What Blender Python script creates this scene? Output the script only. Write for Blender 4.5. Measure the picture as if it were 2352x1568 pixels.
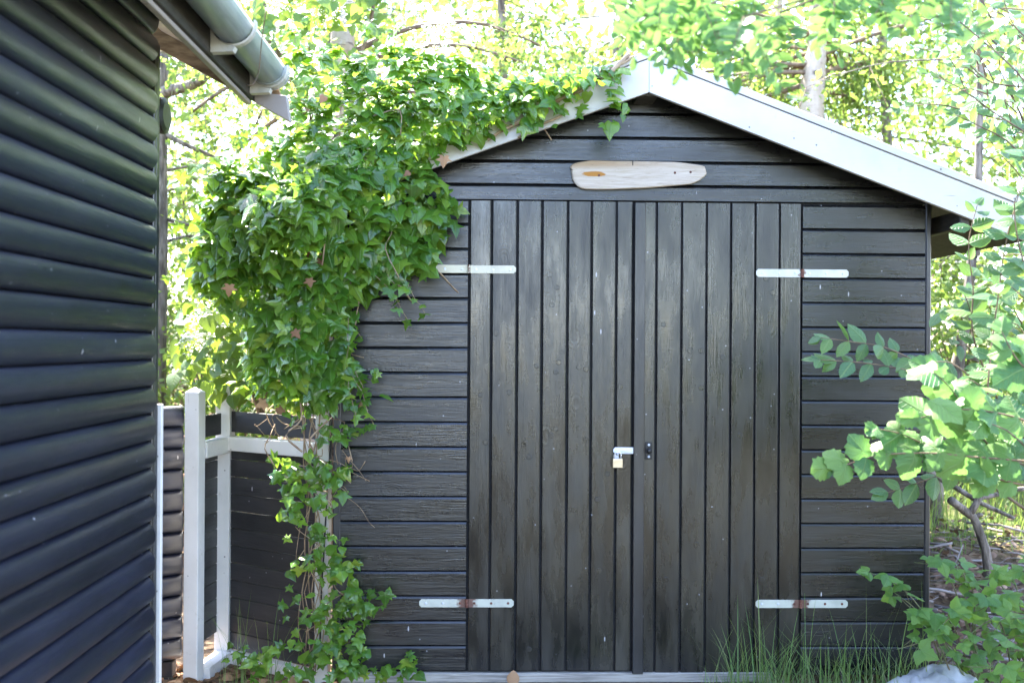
import bpy, bmesh, math, random
import numpy as np
from mathutils import Vector, Matrix, Euler
random.seed(7); rng = np.random.default_rng(11)
sc = bpy.context.scene
for o in list(bpy.data.objects): bpy.data.objects.remove(o)
R = math.radians
# ------------------------------------------------------------------ camera, sky, sun, exposure
F = 2352*35/36; CAM_H = 1.504
cam = bpy.data.objects.new('camera', bpy.data.cameras.new('camera')); sc.collection.objects.link(cam)
CM = Matrix.Rotation(R(-1.3), 4, 'Z') @ Matrix.Rotation(R(90.14), 4, 'X') @ Matrix.Rotation(.006, 4, 'Z')
cam.matrix_world = Matrix.Translation((0, 0, CAM_H)) @ CM
cam.data.sensor_width = 36; cam.data.lens = 35; cam.data.clip_start = .05; cam.data.clip_end = 600
cam.data.dof.use_dof = True; cam.data.dof.focus_distance = 4.5; cam.data.dof.aperture_fstop = 2.2
sc.camera = cam
SUN_AZ, SUN_EL = -30, 54                      # azimuth from +Y towards +X
w = bpy.data.worlds.new('World'); sc.world = w; w.use_nodes = True
sky = w.node_tree.nodes.new('ShaderNodeTexSky'); sky.sky_type = 'NISHITA'; sky.sun_disc = False
sky.sun_elevation = R(SUN_EL); sky.sun_rotation = R(SUN_AZ)
sky.dust_density = .8; sky.ozone_density = 1.0
bg = w.node_tree.nodes['Background']; bg.inputs['Strength'].default_value = .15
tint = w.node_tree.nodes.new('ShaderNodeMixRGB'); tint.blend_type = 'MULTIPLY'; tint.inputs[0].default_value = 1; tint.inputs[2].default_value = (1, .94, 1, 1)
w.node_tree.links.new(sky.outputs[0], tint.inputs[1]); w.node_tree.links.new(tint.outputs[0], bg.inputs['Color'])
sl = bpy.data.lights.new('sun', 'SUN'); sl.energy = 4.5; sl.angle = R(.5); sl.color = (1, .95, .86)
so = bpy.data.objects.new('sun', sl); sc.collection.objects.link(so)
sd = Vector((math.sin(R(SUN_AZ))*math.cos(R(SUN_EL)), math.cos(R(SUN_AZ))*math.cos(R(SUN_EL)), math.sin(R(SUN_EL))))
so.rotation_euler = sd.to_track_quat('Z', 'Y').to_euler(); so.location = (0, 0, 12)
sc.view_settings.view_transform = 'Standard'; sc.view_settings.look = 'None'
sc.view_settings.gamma = 1; sc.view_settings.use_curve_mapping = False
sc.view_settings.exposure = 3.55

def P(x, y, Y):
    """world point at depth Y measured on the photograph (2352 px wide)"""
    d = CM.to_3x3() @ Vector(((x-1176)/F, -(y-784)/F, -1)); t = Y/d.y
    return Vector((d.x*t, Y, CAM_H+d.z*t))

# ------------------------------------------------------------------ material helpers
class NT:
    def __init__(s, name):
        s.m = bpy.data.materials.new(name); s.m.use_nodes = True; s.t = s.m.node_tree; s.t.nodes.clear()
        s.out = s.n('OutputMaterial')
    def n(s, kind, **kw):
        nd = s.t.nodes.new('ShaderNode'+kind)
        for k, v in kw.items(): setattr(nd, k, v)
        return nd
    def l(s, a, b): s.t.links.new(a, b)
    def val(s, sock, v):
        if hasattr(v, 'is_linked') or isinstance(v, bpy.types.NodeSocket): s.l(v, sock)
        else: sock.default_value = v
    def math(s, op, a, b=0, c=None, clamp=False):
        nd = s.n('Math', operation=op); nd.use_clamp = clamp
        s.val(nd.inputs[0], a); s.val(nd.inputs[1], b)
        if c is not None: s.val(nd.inputs[2], c)
        return nd.outputs[0]
    def mix(s, f, a, b, mode='MIX'):
        nd = s.n('MixRGB', blend_type=mode); s.val(nd.inputs[0], f)
        for i, v in ((1, a), (2, b)):
            s.val(nd.inputs[i], (*v, 1) if isinstance(v, tuple) and len(v) == 3 else v)
        return nd.outputs[0]
    def ramp(s, f, stops):
        nd = s.n('ValToRGB'); s.val(nd.inputs[0], f); e = nd.color_ramp.elements
        while len(e) < len(stops): e.new(.5)
        for el, (p, c) in zip(e, stops): el.position = p; el.color = (*c, 1) if isinstance(c, tuple) else (c, c, c, 1)
        return nd.outputs[0]
    def step(s, f, a, b):
        nd = s.n('MapRange'); nd.interpolation_type = 'SMOOTHSTEP'; s.val(nd.inputs[0], f)
        nd.inputs[1].default_value = a; nd.inputs[2].default_value = b; return nd.outputs[0]
    def coords(s, scale=(1, 1, 1), rnd=True, space='Object'):
        v = s.n('TexCoord').outputs[space]
        if rnd:
            r = s.n('ObjectInfo').outputs['Random']
            a = s.n('VectorMath', operation='ADD'); s.l(v, a.inputs[0])
            c = s.n('CombineXYZ'); k = s.math('MULTIPLY', r, 37.3)
            for i in range(3): s.l(k, c.inputs[i])
            s.l(c.outputs[0], a.inputs[1]); v = a.outputs[0]
        m = s.n('VectorMath', operation='MULTIPLY'); s.l(v, m.inputs[0]); m.inputs[1].default_value = scale
        return m.outputs[0]
    def noise(s, v, scale, detail=4, rough=.55, dist=0):
        nd = s.n('TexNoise'); s.l(v, nd.inputs['Vector']); nd.inputs['Scale'].default_value = scale
        nd.inputs['Detail'].default_value = detail; nd.inputs['Roughness'].default_value = rough
        nd.inputs['Distortion'].default_value = dist; return nd.outputs['Fac']
    def voro(s, v, scale, out='Distance'):
        nd = s.n('TexVoronoi'); s.l(v, nd.inputs['Vector']); nd.inputs['Scale'].default_value = scale
        return nd.outputs[out]
    def bump(s, h, strength=.3, dist=.002, nrm=None):
        nd = s.n('Bump'); nd.inputs['Strength'].default_value = strength; nd.inputs['Distance'].default_value = dist
        s.l(h, nd.inputs['Height'])
        if nrm is not None: s.l(nrm, nd.inputs['Normal'])
        return nd.outputs[0]
    def pbr(s, col, rough=.5, nrm=None, spec=.5, metal=0):
        p = s.n('BsdfPrincipled')
        s.val(p.inputs['Base Color'], (*col, 1) if isinstance(col, tuple) else col)
        s.val(p.inputs['Roughness'], rough); p.inputs['Metallic'].default_value = metal
        s.val(p.inputs['Specular IOR Level'], spec)
        if nrm is not None: s.l(nrm, p.inputs['Normal'])
        s.last = p; return p.outputs[0]
    def done(s, sh): s.l(sh, s.out.inputs['Surface']); return s.m

def paint_black(name, axis, c0, c1, r0=.34, r1=.6, patch=.5, specks=True):
    """black wood paint; grain along axis (0,1,2)"""
    t = NT(name); sx = [22, 22, 22]; sx[axis] = 1.3
    v = t.coords(tuple(sx)); vo = t.coords()
    warp = t.noise(t.coords((3, 3, 3)), 1.2, 2)
    g1 = t.noise(v, 3.2, 5, .62, 1.2); g2 = t.noise(v, 11, 3, .6, .6)
    sl_ = [3.2, 3.2, 3.2]; sl_[axis] = .75
    pt = t.noise(t.coords(tuple(sl_)), 2.6, 4, .6)
    pm = t.step(pt, .36, .66)
    col = t.mix(pm, c0, c1)
    rb = t.n('ObjectInfo').outputs['Random']; hs_ = t.n('HueSaturation'); t.l(col, hs_.inputs['Color']); t.l(t.math('ADD', t.math('MULTIPLY', t.math('FRACT', t.math('MULTIPLY', rb, 7.31)), .75), .62), hs_.inputs['Value']); col = hs_.outputs[0]
    grainline = t.step(g1, .56, .70)
    col = t.mix(t.math('MULTIPLY', t.math('MULTIPLY', grainline, t.step(t.noise(t.coords((1.5, 1.5, 1.5)), 1.7, 3), .40, .62)), .85), col, (.006, .006, .007))
    # knots
    kv = [5, 5, 5]; kv[axis] = 3
    kvn = t.n('TexVoronoi'); t.l(t.coords(tuple(kv)), kvn.inputs['Vector']); kvn.inputs['Scale'].default_value = 1.0; kc = t.n('SeparateColor'); t.l(kvn.outputs['Color'], kc.inputs[0])
    kd = t.math('ADD', kvn.outputs['Distance'], t.math('MULTIPLY', t.math('LESS_THAN', kc.outputs[0], .6), 2)); kd = t.math('ADD', kd, t.math('MULTIPLY', t.math('SUBTRACT', warp, .5), .12)); km = t.step(kd, .17, .06)
    rings = t.math('SINE', t.math('MULTIPLY', kd, 130)); ringm = t.math('MULTIPLY', t.step(kd, .30, .10), rings)
    col = t.mix(t.math('MULTIPLY', km, .6), col, (.005, .005, .005))
    if specks:
        d = t.voro(vo, 17); pick = t.n('SeparateColor'); vn = t.n('TexVoronoi'); t.l(vo, vn.inputs['Vector']); vn.inputs['Scale'].default_value = 17
        t.l(vn.outputs['Color'], pick.inputs[0])
        sp = t.math('MULTIPLY', t.step(d, .075, .045), t.math('GREATER_THAN', pick.outputs[0], .62))
        col = t.mix(t.math('MULTIPLY', sp, .55), col, (.42, .42, .46))
        st = [34, 34, 34]; st[2] = 9
        d2 = t.voro(t.coords(tuple(st)), 1); vn2 = t.n('TexVoronoi'); t.l(t.coords(tuple(st)), vn2.inputs['Vector']); vn2.inputs['Scale'].default_value = 1
        p2 = t.n('SeparateColor'); t.l(vn2.outputs['Color'], p2.inputs[0])
        sp2 = t.math('MULTIPLY', t.step(d2, .13, .08), t.math('GREATER_THAN', p2.outputs[1], .955))
        col = t.mix(t.math('MULTIPLY', sp2, .8), col, (.5, .48, .5))
    h = t.math('ADD', t.math('MULTIPLY', g1, 1.0), t.math('MULTIPLY', g2, .35))
    h = t.math('ADD', h, t.math('MULTIPLY', ringm, .10)); h = t.math('SUBTRACT', h, t.math('MULTIPLY', km, .4))
    saw = [14, 14, 14]; saw[axis] = 120
    h = t.math('ADD', h, t.math('MULTIPLY', t.noise(t.coords(tuple(saw)), 1.6, 2), .16))
    ro = t.n('MapRange'); t.l(t.noise(t.coords(tuple(sl_)), 4.1, 5, .65), ro.inputs[0])
    ro.inputs[1].default_value = .3; ro.inputs[2].default_value = .7; ro.inputs[3].default_value = r0; ro.inputs[4].default_value = r1
    return t.done(t.pbr(col, ro.outputs[0], t.bump(h, .6, .0022), .75))

def paint_white(name, axis, base=(.80, .80, .77), dirt=.5, crack=.3):
    t = NT(name); sx = [26, 26, 26]; sx[axis] = 1.2
    v = t.coords(tuple(sx)); g = t.noise(v, 3, 5, .65, .8)
    col = t.mix(t.step(t.noise(t.coords((2, 2, 2)), 2.2, 4), .35, .75), base, tuple(b*.86 for b in base))
    col = t.mix(t.math('MULTIPLY', t.step(g, .66, .74), crack), col, (.18, .16, .13))
    vs = t.coords((1, 1, 1)); vn = t.n('TexVoronoi'); t.l(vs, vn.inputs['Vector']); vn.inputs['Scale'].default_value = 30
    pk = t.n('SeparateColor'); t.l(vn.outputs['Color'], pk.inputs[0])
    sp = t.math('MULTIPLY', t.step(vn.outputs['Distance'], .17, .10), t.math('GREATER_THAN', pk.outputs[0], 1-.10*dirt))
    col = t.mix(t.math('MULTIPLY', sp, .8), col, (.08, .06, .045))
    dn = t.noise(t.coords((4, 4, 4)), 3.3, 6, .7)
    col = t.mix(t.math('MULTIPLY', t.step(dn, .60, .78), .55*dirt), col, (.36, .33, .25))
    return t.done(t.pbr(col, .5, t.bump(g, .35, .0015), .4))

def leaf_mat(name, stops, rough=.38, trans=.45, tcol=(.34, .46, .05), vein=.35, spec=.5, side=True):
    t = NT(name)
    r = t.math('FRACT', t.math('ADD', t.n('NewGeometry').outputs['Random Per Island'], t.n('ObjectInfo').outputs['Random']))
    col = t.ramp(r, stops)
    uv = t.n('UVMap'); uv.uv_map = 'leaf'; s = t.n('SeparateXYZ'); t.l(uv.outputs[0], s.inputs[0])
    ax = t.math('ABSOLUTE', s.outputs[0])
    mid = t.step(ax, .035, .012)
    if side:
        k = t.math('SUBTRACT', s.outputs[1], t.math('MULTIPLY', ax, .75))
        w_ = t.math('ABSOLUTE', t.math('SUBTRACT', t.math('FRACT', t.math('MULTIPLY', k, 6.5)), .5))
        mid = t.math('MAXIMUM', mid, t.math('MULTIPLY', t.step(w_, .10, .03), .6))
    colv = t.mix(t.math('MULTIPLY', mid, vein), col, (.22, .32, .10))
    pr = t.pbr(colv, rough, t.bump(t.math('MULTIPLY', mid, -1), .8, .004), spec)
    tr = t.n('BsdfTranslucent'); t.l(t.mix(.62, t.mix(.5, col, tcol), tcol), tr.inputs['Color'])
    mx = t.n('MixShader'); mx.inputs[0].default_value = trans
    t.l(pr, mx.inputs[1]); t.l(tr.outputs[0], mx.inputs[2])
    return t.done(mx.outputs[0])

def simple(name, c0, c1=None, scale=8, rough=.7, stretch=(1, 1, 1), bump=.3, bd=.004, metal=0, spec=.5, lo=.35, hi=.65):
    t = NT(name); n = t.noise(t.coords(stretch), scale, 6, .62, .3)
    col = t.mix(t.step(n, lo, hi), c0, c1 or c0)
    return t.done(t.pbr(col, rough, t.bump(n, bump, bd), spec, metal))

M = {}
M['siding'] = paint_black('black_siding_paint', 0, (.004, .004, .005), (.010, .010, .0112), .20, .40)
M['door'] = paint_black('black_door_paint', 2, (.004, .004, .0042), (.028, .025, .018), .15, .44)
M['strip'] = paint_black('black_strip_paint', 2, (.007, .007, .010), (.018, .018, .022), .28, .45)
M['logs'] = paint_black('black_log_paint', 1, (.010, .012, .024), (.017, .020, .037), .33, .46)
M['logs_x'] = paint_black('black_fence_log_paint', 0, (.022, .022, .022), (.05, .05, .048), .45, .65)
M['panel'] = paint_black('dark_panel_stain', 0, (.012, .011, .012), (.026, .024, .025), .55, .75)
M['dark'] = simple('dark_backing', (.004, .004, .005), (.008, .008, .009), 8, .8)
M['darkwood'] = simple('dark_stained_wood', (.02, .017, .014), (.045, .038, .03), 6, .6, (3, 3, 20))
M['white_x'] = paint_white('white_bargeboard_paint', 0, (.57, .55, .535), .8, .8)
M['white_z'] = paint_white('white_post_paint', 2, (.72, .69, .645), 1.3, .85)
M['white_rail'] = paint_white('white_rail_paint', 0, (.74, .71, .67), .8, .9)
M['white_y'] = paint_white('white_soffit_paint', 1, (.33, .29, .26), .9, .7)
M['brownwood'] = simple('brown_weathered_board', (.12, .07, .03), (.24, .16, .08), 5, .75, (2, 2, 8))
M['gutter'] = simple('grey_gutter_plastic', (.25, .29, .29), (.34, .38, .38), 5, .32, (8, 1, 8), .08, .001)
M['bracket'] = simple('cream_bracket', (.42, .41, .36), (.56, .54, .48), 14, .55)
M['felt'] = simple('roofing_felt', (.05, .05, .05), (.10, .10, .10), 60, .9)
M['blackmetal'] = simple('black_fitting', (.004, .004, .005), (.008, .008, .009), 20, .45)
M['steel'] = simple('zinc_steel', (.52, .56, .66), (.70, .72, .80), 24, .38, metal=.25)
M['shackle'] = simple('bright_steel', (.72, .72, .74), (.8, .8, .82), 20, .2, metal=.7)
M['brass'] = simple('pale_brass', (.62, .50, .32), (.72, .60, .42), 14, .34, (1, 1, 6), metal=.45)
M['rust'] = simple('rusty_iron', (.10, .035, .025), (.20, .08, .05), 60, .8)
M['oldwood'] = simple('grey_weathered_wood', (.20, .185, .165), (.40, .37, .33), 4, .8, (1.2, 14, 30), .6, .003)
M['bark'] = simple('grey_brown_bark', (.07, .055, .04), (.24, .20, .16), 9, .9, (3, 3, .7), .9, .02)
M['twig'] = simple('brown_twig', (.10, .065, .04), (.22, .15, .09), 20, .8)
M['ivystem'] = simple('pale_ivy_stem', (.20, .13, .075), (.36, .26, .16), 20, .8)
M['greenstem'] = simple('green_stem', (.10, .14, .04), (.16, .12, .06), 9, .6)
M['plastic'] = simple('crumpled_grey_plastic', (.26, .26, .27), (.44, .44, .45), 5, .3, bump=.5, bd=.01)
M['cable'] = simple('black_rubber', (.01, .01, .011), None, 5, .45)
M['flower'] = simple('cream_flower', (.62, .64, .45), (.82, .82, .70), 50, .7)
# hinge paint: cream with rust near the pin (pin at local origin)
def hinge_mat(name, base, rust):
    t = NT(name); v = t.n('TexCoord').outputs['Object']; s = t.n('SeparateXYZ'); t.l(v, s.inputs[0])
    n = t.noise(t.coords((1, 1, 1)), 55, 5); n2 = t.noise(t.coords((1, 1, 1)), 12, 4)
    col = t.mix(t.step(n2, .4, .7), base, tuple(b*.8 for b in base))
    d = t.math('ADD', t.math('ABSOLUTE', s.outputs[0]), t.math('MULTIPLY', t.math('SUBTRACT', n, .5), .06))
    col = t.mix(t.math('MULTIPLY', t.step(d, rust, rust*.55), .95), col, (.13, .05, .035))
    col = t.mix(t.math('MULTIPLY', t.step(n, .68, .74), .5), col, (.12, .09, .06))
    return t.done(t.pbr(col, .42, t.bump(n2, .2, .001), .5))
M['hinge_cream'] = hinge_mat('hinge_cream', (.62, .58, .44), .004)
M['hinge_white'] = hinge_mat('hinge_white', (.60, .59, .52), .014)
M['hinge_rust'] = hinge_mat('hinge_rust', (.52, .53, .45), .05)
# driftwood
def drift():
    t = NT('driftwood'); v = t.coords((1.2, 8, 26), False); g = t.noise(v, 5, 6, .65, 1.0); g2 = t.noise(v, 16, 3)
    s = t.n('SeparateXYZ'); t.l(t.n('TexCoord').outputs['Object'], s.inputs[0])
    col = t.mix(t.step(g, .3, .7), (.46, .37, .28), (.61, .53, .44))
    up = t.step(t.math('ADD', s.outputs[2], t.math('MULTIPLY', t.math('SUBTRACT', g, .5), .05)), .012, .042)
    lf = t.step(s.outputs[0], .16, -.16)
    col = t.mix(t.math('MULTIPLY', up, t.math('ADD', t.math('MULTIPLY', lf, .55), .2)), col, (.36, .22, .10))
    col = t.mix(t.math('MULTIPLY', t.step(g2, .64, .70), .6), col, (.16, .11, .08))
    # orange heartwood patch round the left nail
    ex = t.math('DIVIDE', t.math('ADD', s.outputs[0], .172), .052); ez = t.math('DIVIDE', t.math('ADD', s.outputs[2], .004), .0125)
    e = t.math('ADD', t.math('ADD', t.math('MULTIPLY', ex, ex), t.math('MULTIPLY', ez, ez)), t.math('MULTIPLY', t.math('SUBTRACT', g2, .5), 1.6))
    col = t.mix(t.step(e, 1.15, .75), col, (.42, .19, .04))
    return t.done(t.pbr(col, .72, t.bump(t.math('ADD', g, g2), .6, .003), .3))
M['drift'] = drift()
# birch bark
def birch():
    t = NT('birch_bark'); n = t.noise(t.coords((3, 3, 1.2)), 2.2, 5, .65); l_ = t.noise(t.coords((4, 4, 34)), 2.0, 4, .6)
    col = t.mix(t.step(n, .35, .65), (.30, .23, .16), (.46, .38, .30))
    col = t.mix(t.math('MULTIPLY', t.step(l_, .60, .68), .75), col, (.10, .07, .05))
    b = t.noise(t.coords((2.4, 2.4, 2.0)), 2.6, 6, .7)
    col = t.mix(t.step(b, .57, .64), col, (.07, .055, .045))
    return t.done(t.pbr(col, .7, t.bump(t.math('ADD', l_, b), .7, .012), .3))
M['birch'] = birch()
def ground_mat():
    t = NT('leaf_litter_soil'); v = t.coords((1, 1, 1), False)
    n = t.noise(v, 6, 8, .7); vn = t.n('TexVoronoi'); t.l(v, vn.inputs['Vector']); vn.inputs['Scale'].default_value = 26
    c = t.ramp(n, [(.3, (.05, .035, .022)), (.5, (.13, .09, .055)), (.7, (.22, .16, .10))])
    s = t.n('SeparateColor'); t.l(vn.outputs['Color'], s.inputs[0])
    c = t.mix(.5, c, t.ramp(s.outputs[0], [(0, (.06, .035, .02)), (.6, (.16, .10, .06)), (1, (.28, .20, .13))]))
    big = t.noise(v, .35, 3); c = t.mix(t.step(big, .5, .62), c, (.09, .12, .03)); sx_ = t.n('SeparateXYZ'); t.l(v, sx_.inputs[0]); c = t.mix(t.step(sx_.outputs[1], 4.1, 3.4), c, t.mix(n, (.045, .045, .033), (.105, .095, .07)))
    return t.done(t.pbr(c, .9, t.bump(t.math('ADD', n, vn.outputs['Distance']), .7, .03), .2))
M['ground'] = ground_mat()
def dry_mat(name, stops):
    t = NT(name); r = t.math('FRACT', t.math('ADD', t.n('NewGeometry').outputs['Random Per Island'], t.n('ObjectInfo').outputs['Random']))
    return t.done(t.pbr(t.ramp(r, stops), .75, None, .3))
M['dryleaf'] = dry_mat('dry_brown_leaf', [(0, (.12, .06, .03)), (.5, (.26, .14, .07)), (1, (.40, .25, .14))])
M['litter'] = dry_mat('old_litter', [(0, (.05, .028, .018)), (.5, (.15, .085, .05)), (1, (.32, .21, .14))])
M['deadgrass'] = dry_mat('dry_grass', [(0, (.28, .21, .14)), (1, (.52, .43, .32))])
M['ivy'] = leaf_mat('ivy_leaf', [(0, (.035, .11, .014)), (.45, (.08, .21, .022)), (.8, (.15, .29, .03)), (.93, (.21, .34, .04)), (1, (.30, .36, .04))], .18, .42, (.32, .52, .04), .5, .75)
M['hydr'] = leaf_mat('hydrangea_leaf', [(0, (.05, .13, .03)), (1, (.10, .20, .05))], .5, .45)
M['birchleaf'] = leaf_mat('birch_leaf', [(0, (.05, .12, .03)), (.6, (.09, .17, .04)), (1, (.13, .20, .04))], .4, .58, (.30, .42, .07), .1, .4, False)
M['farleaf'] = leaf_mat('woodland_leaf', [(0, (.06, .12, .02)), (.6, (.10, .17, .03)), (1, (.16, .20, .03))], .45, .48, (.30, .42, .065), .0, .4, False)
M['hazel'] = leaf_mat('hazel_leaf', [(0, (.05, .14, .035)), (.6, (.10, .21, .045)), (1, (.15, .26, .05))], .52, .32, (.20, .42, .10), .6)
M['shrub'] = leaf_mat('shrub_leaf', [(0, (.05, .13, .05)), (.7, (.09, .18, .06)), (1, (.13, .22, .05))], .34, .34, (.25, .44, .08), .6)
M['locust'] = leaf_mat('locust_leaf', [(0, (.05, .15, .04)), (.7, (.08, .20, .04)), (1, (.12, .24, .06))], .45, .36, (.26, .46, .10), .1, .4, False)
M['bramble'] = leaf_mat('bramble_leaf', [(0, (.07, .19, .04)), (.6, (.12, .27, .055)), (1, (.18, .33, .07))], .42, .48, (.32, .46, .05), .35)
M['grass'] = leaf_mat('grass_blade', [(0, (.10, .20, .06)), (.7, (.17, .30, .09)), (1, (.30, .35, .15))], .45, .4, (.34, .44, .07), 0, .4, False)

# ------------------------------------------------------------------ object helpers
COL = sc.collection
def thing(name, label, cat, loc=(0, 0, 0), group=None, kind=None):
    o = bpy.data.objects.new(name, None); COL.objects.link(o); o.location = loc; o.empty_display_size = .1
    return tag(o, label, cat, group, kind)
def tag(o, label=None, cat=None, group=None, kind=None):
    for k, v in (('label', label), ('category', cat), ('group', group), ('kind', kind)):
        if v: o[k] = v
    return o
def wloc(o):
    p = Vector((0, 0, 0))
    while o: p += o.location; o = o.parent
    return p
def link(name, me, parent=None, loc=None):
    """loc is a world position; every ancestor is unrotated"""
    o = bpy.data.objects.new(name, me); COL.objects.link(o)
    loc = Vector(loc) if loc is not None else Vector((0, 0, 0))
    if parent: o.parent = parent; o.location = loc - wloc(parent)
    else: o.location = loc
    return o
def mesh(name, vs, fs, mat, smooth=False):
    me = bpy.data.meshes.new(name); me.from_pydata([tuple(v) for v in vs], [], fs); me.materials.append(mat)
    if smooth: me.shade_smooth()
    return me
def solid(name, vs, fs, mat, parent=None, loc=None, smooth=False, bevel=0):
    bm = bmesh.new(); bv = [bm.verts.new(v) for v in vs]
    for f in fs: bm.faces.new([bv[i] for i in f])
    bmesh.ops.recalc_face_normals(bm, faces=bm.faces)
    if bevel: bmesh.ops.bevel(bm, geom=list(bm.edges), offset=bevel, segments=1, affect='EDGES')
    me = bpy.data.meshes.new(name); bm.to_mesh(me); bm.free(); me.materials.append(mat)
    if smooth: me.shade_smooth()
    return link(name, me, parent, loc)
BOXF = [(0, 1, 3, 2), (4, 6, 7, 5), (0, 4, 5, 1), (2, 3, 7, 6), (0, 2, 6, 4), (1, 5, 7, 3)]
def box(name, a, b, mat, parent=None, bevel=.002):
    c = [(a[i]+b[i])/2 for i in range(3)]; h = [abs(b[i]-a[i])/2 for i in range(3)]
    vs = [(sx*h[0], sy*h[1], sz*h[2]) for sx in (-1, 1) for sy in (-1, 1) for sz in (-1, 1)]
    return solid(name, vs, BOXF, mat, parent, c, bevel=bevel)
def rows_solid(name, rows, mat, parent, loc, back):
    """board lying in XZ: rows of (x0,x1,y,z) from bottom to top; closed to y=back"""
    n = len(rows); vs = []
    for x0, x1, y, z in rows: vs += [(x0, y, z), (x1, y, z)]
    for x0, x1, y, z in (rows[0], rows[-1]): vs += [(x0, back, z), (x1, back, z)]
    fs = [(2*i, 2*i+1, 2*i+3, 2*i+2) for i in range(n-1)]
    b = 2*n
    fs += [(b, b+1, 1, 0), (2*n-2, 2*n-1, b+3, b+2), (b, b+2, b+3, b+1)]
    fs += [tuple([b]+[2*i for i in range(n)]+[b+2]), tuple([b+1]+[2*i+1 for i in range(n)]+[b+3])]
    return solid(name, vs, fs, mat, parent, loc)
def tube_geo(pts, rads, sides=6):
    pts = [Vector(p) for p in pts]; vs, fs = [], []
    for i, p in enumerate(pts):
        t = (pts[min(i+1, len(pts)-1)]-pts[max(i-1, 0)]).normalized()
        a = t.cross(Vector((.31, .2, .93))).normalized(); b = t.cross(a)
        r = rads[i] if hasattr(rads, '__len__') else rads
        for k in range(sides):
            an = 2*math.pi*k/sides; vs.append(p+(a*math.cos(an)+b*math.sin(an))*r)
    for i in range(len(pts)-1):
        for k in range(sides):
            k2 = (k+1) % sides; fs.append((i*sides+k, i*sides+k2, (i+1)*sides+k2, (i+1)*sides+k))
    fs.append(tuple(range(sides))[::-1]); fs.append(tuple((len(pts)-1)*sides+k for k in range(sides)))
    return vs, fs
def tubes(name, list_, mat, parent=None, loc=(0, 0, 0), sides=6, kind=None, split=False):
    if split:
        for q in list_: tubes(name, [q], mat, parent, q[0][0], sides)
        return
    V, Fc = [], []; L = Vector(loc)
    for pts, r in list_:
        v, f = tube_geo(pts, r, sides); o = len(V); V += [Vector(q)-L for q in v]; Fc += [tuple(i+o for i in q) for q in f]
    ob = link(name, mesh(name, V, Fc, mat, True), parent, loc)
    if kind: ob['kind'] = kind
    return ob
def smooth_path(pts, n=4):
    pts = [Vector(p) for p in pts]; out = []
    for i in range(len(pts)-1):
        p0, p1, p2, p3 = pts[max(i-1, 0)], pts[i], pts[i+1], pts[min(i+2, len(pts)-1)]
        for k in range(n):
            t = k/n; out.append(.5*((2*p1)+(p2-p0)*t+(2*p0-5*p1+4*p2-p3)*t*t+(3*p1-p0-3*p2+p3)*t**3))
    out.append(pts[-1]); return out
# ---- leaves: templates are (verts k x 3, faces) with y = stalk to tip, z = upper side
def tpl(half, curl=.12, fold=.22, rip=.0, ctr=.3, seed=0):
    r = random.Random(seed)
    right = [(x*(1+r.uniform(-.06, .06)), y+r.uniform(-.02, .02)) for x, y in half]; left = [(-x*(1+r.uniform(-.06, .06)), y+r.uniform(-.02, .02)) for x, y in half]
    out = [(0, 0)]+right+[(0, 1)]+left[::-1]
    def z(x, y): return -fold*abs(x)-curl*y*y+rip*math.sin(9*x+5*y+seed)
    V = [(0, ctr, z(0, ctr)+.02)]+[(x, y, z(x, y)) for x, y in out]; n = len(out)
    Fc = [(0, 1+(i+1) % n, 1+i) for i in range(n)]
    return np.array(V), Fc
def T(l, **k): return [tpl(l, seed=s, **{**k, 'curl': k.get('curl', .12)*(1, 2.2, .2)[s], 'fold': k.get('fold', .22)*(1, .3, 1.7)[s]}) for s in range(3)]
IVY = T([(.16, -.15), (.44, -.10), (.32, .12), (.72, .34), (.29, .46), (.23, .66)], curl=.18, fold=.24, rip=.05, ctr=.22)
IVY += T([(.18, -.12), (.42, .02), (.46, .26), (.38, .42), (.22, .66)], curl=.2, fold=.16, rip=.07, ctr=.25)
IVY += T([(.14, -.16), (.36, -.16), (.25, .08), (.60, .22), (.22, .40), (.17, .66)], curl=.1, fold=.34, rip=.08, ctr=.2)
OVAL = T([(.16, .10), (.30, .32), (.31, .52), (.20, .78)], curl=.15, fold=.25)
ROUND = T([(.24, -.02), (.42, .16), (.48, .38), (.43, .58), (.33, .74), (.18, .88)], curl=.14, fold=.16, rip=.03)
HAZEL = T([(.2, -.05), (.38, .05), (.40, .18), (.50, .24), (.46, .38), (.53, .48), (.42, .60), (.43, .72), (.26, .80), (.18, .90)], curl=.20, fold=.22, rip=.07)
HEART = T([(.2, -.10), (.40, .04), (.42, .26), (.30, .56), (.13, .82)], curl=.14, fold=.2)
BRAM = T([(.18, .04), (.28, .2), (.36, .26), (.34, .42), (.36, .52), (.22, .68), (.16, .82)], curl=.14, fold=.22)
DIAM = [(np.array([(0, 0, 0), (.32, .42, -.06), (0, 1, -.12), (-.32, .42, -.06), (0, .45, .03)]), [(0, 1, 4), (1, 2, 4), (2, 3, 4), (3, 0, 4)])]
def basis(n, tip):
    n = n/np.linalg.norm(n, axis=1, keepdims=True); tip = tip-n*np.sum(n*tip, 1, keepdims=True)
    tip = tip/np.maximum(np.linalg.norm(tip, axis=1, keepdims=True), 1e-6); return np.cross(tip, n), tip, n
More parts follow.
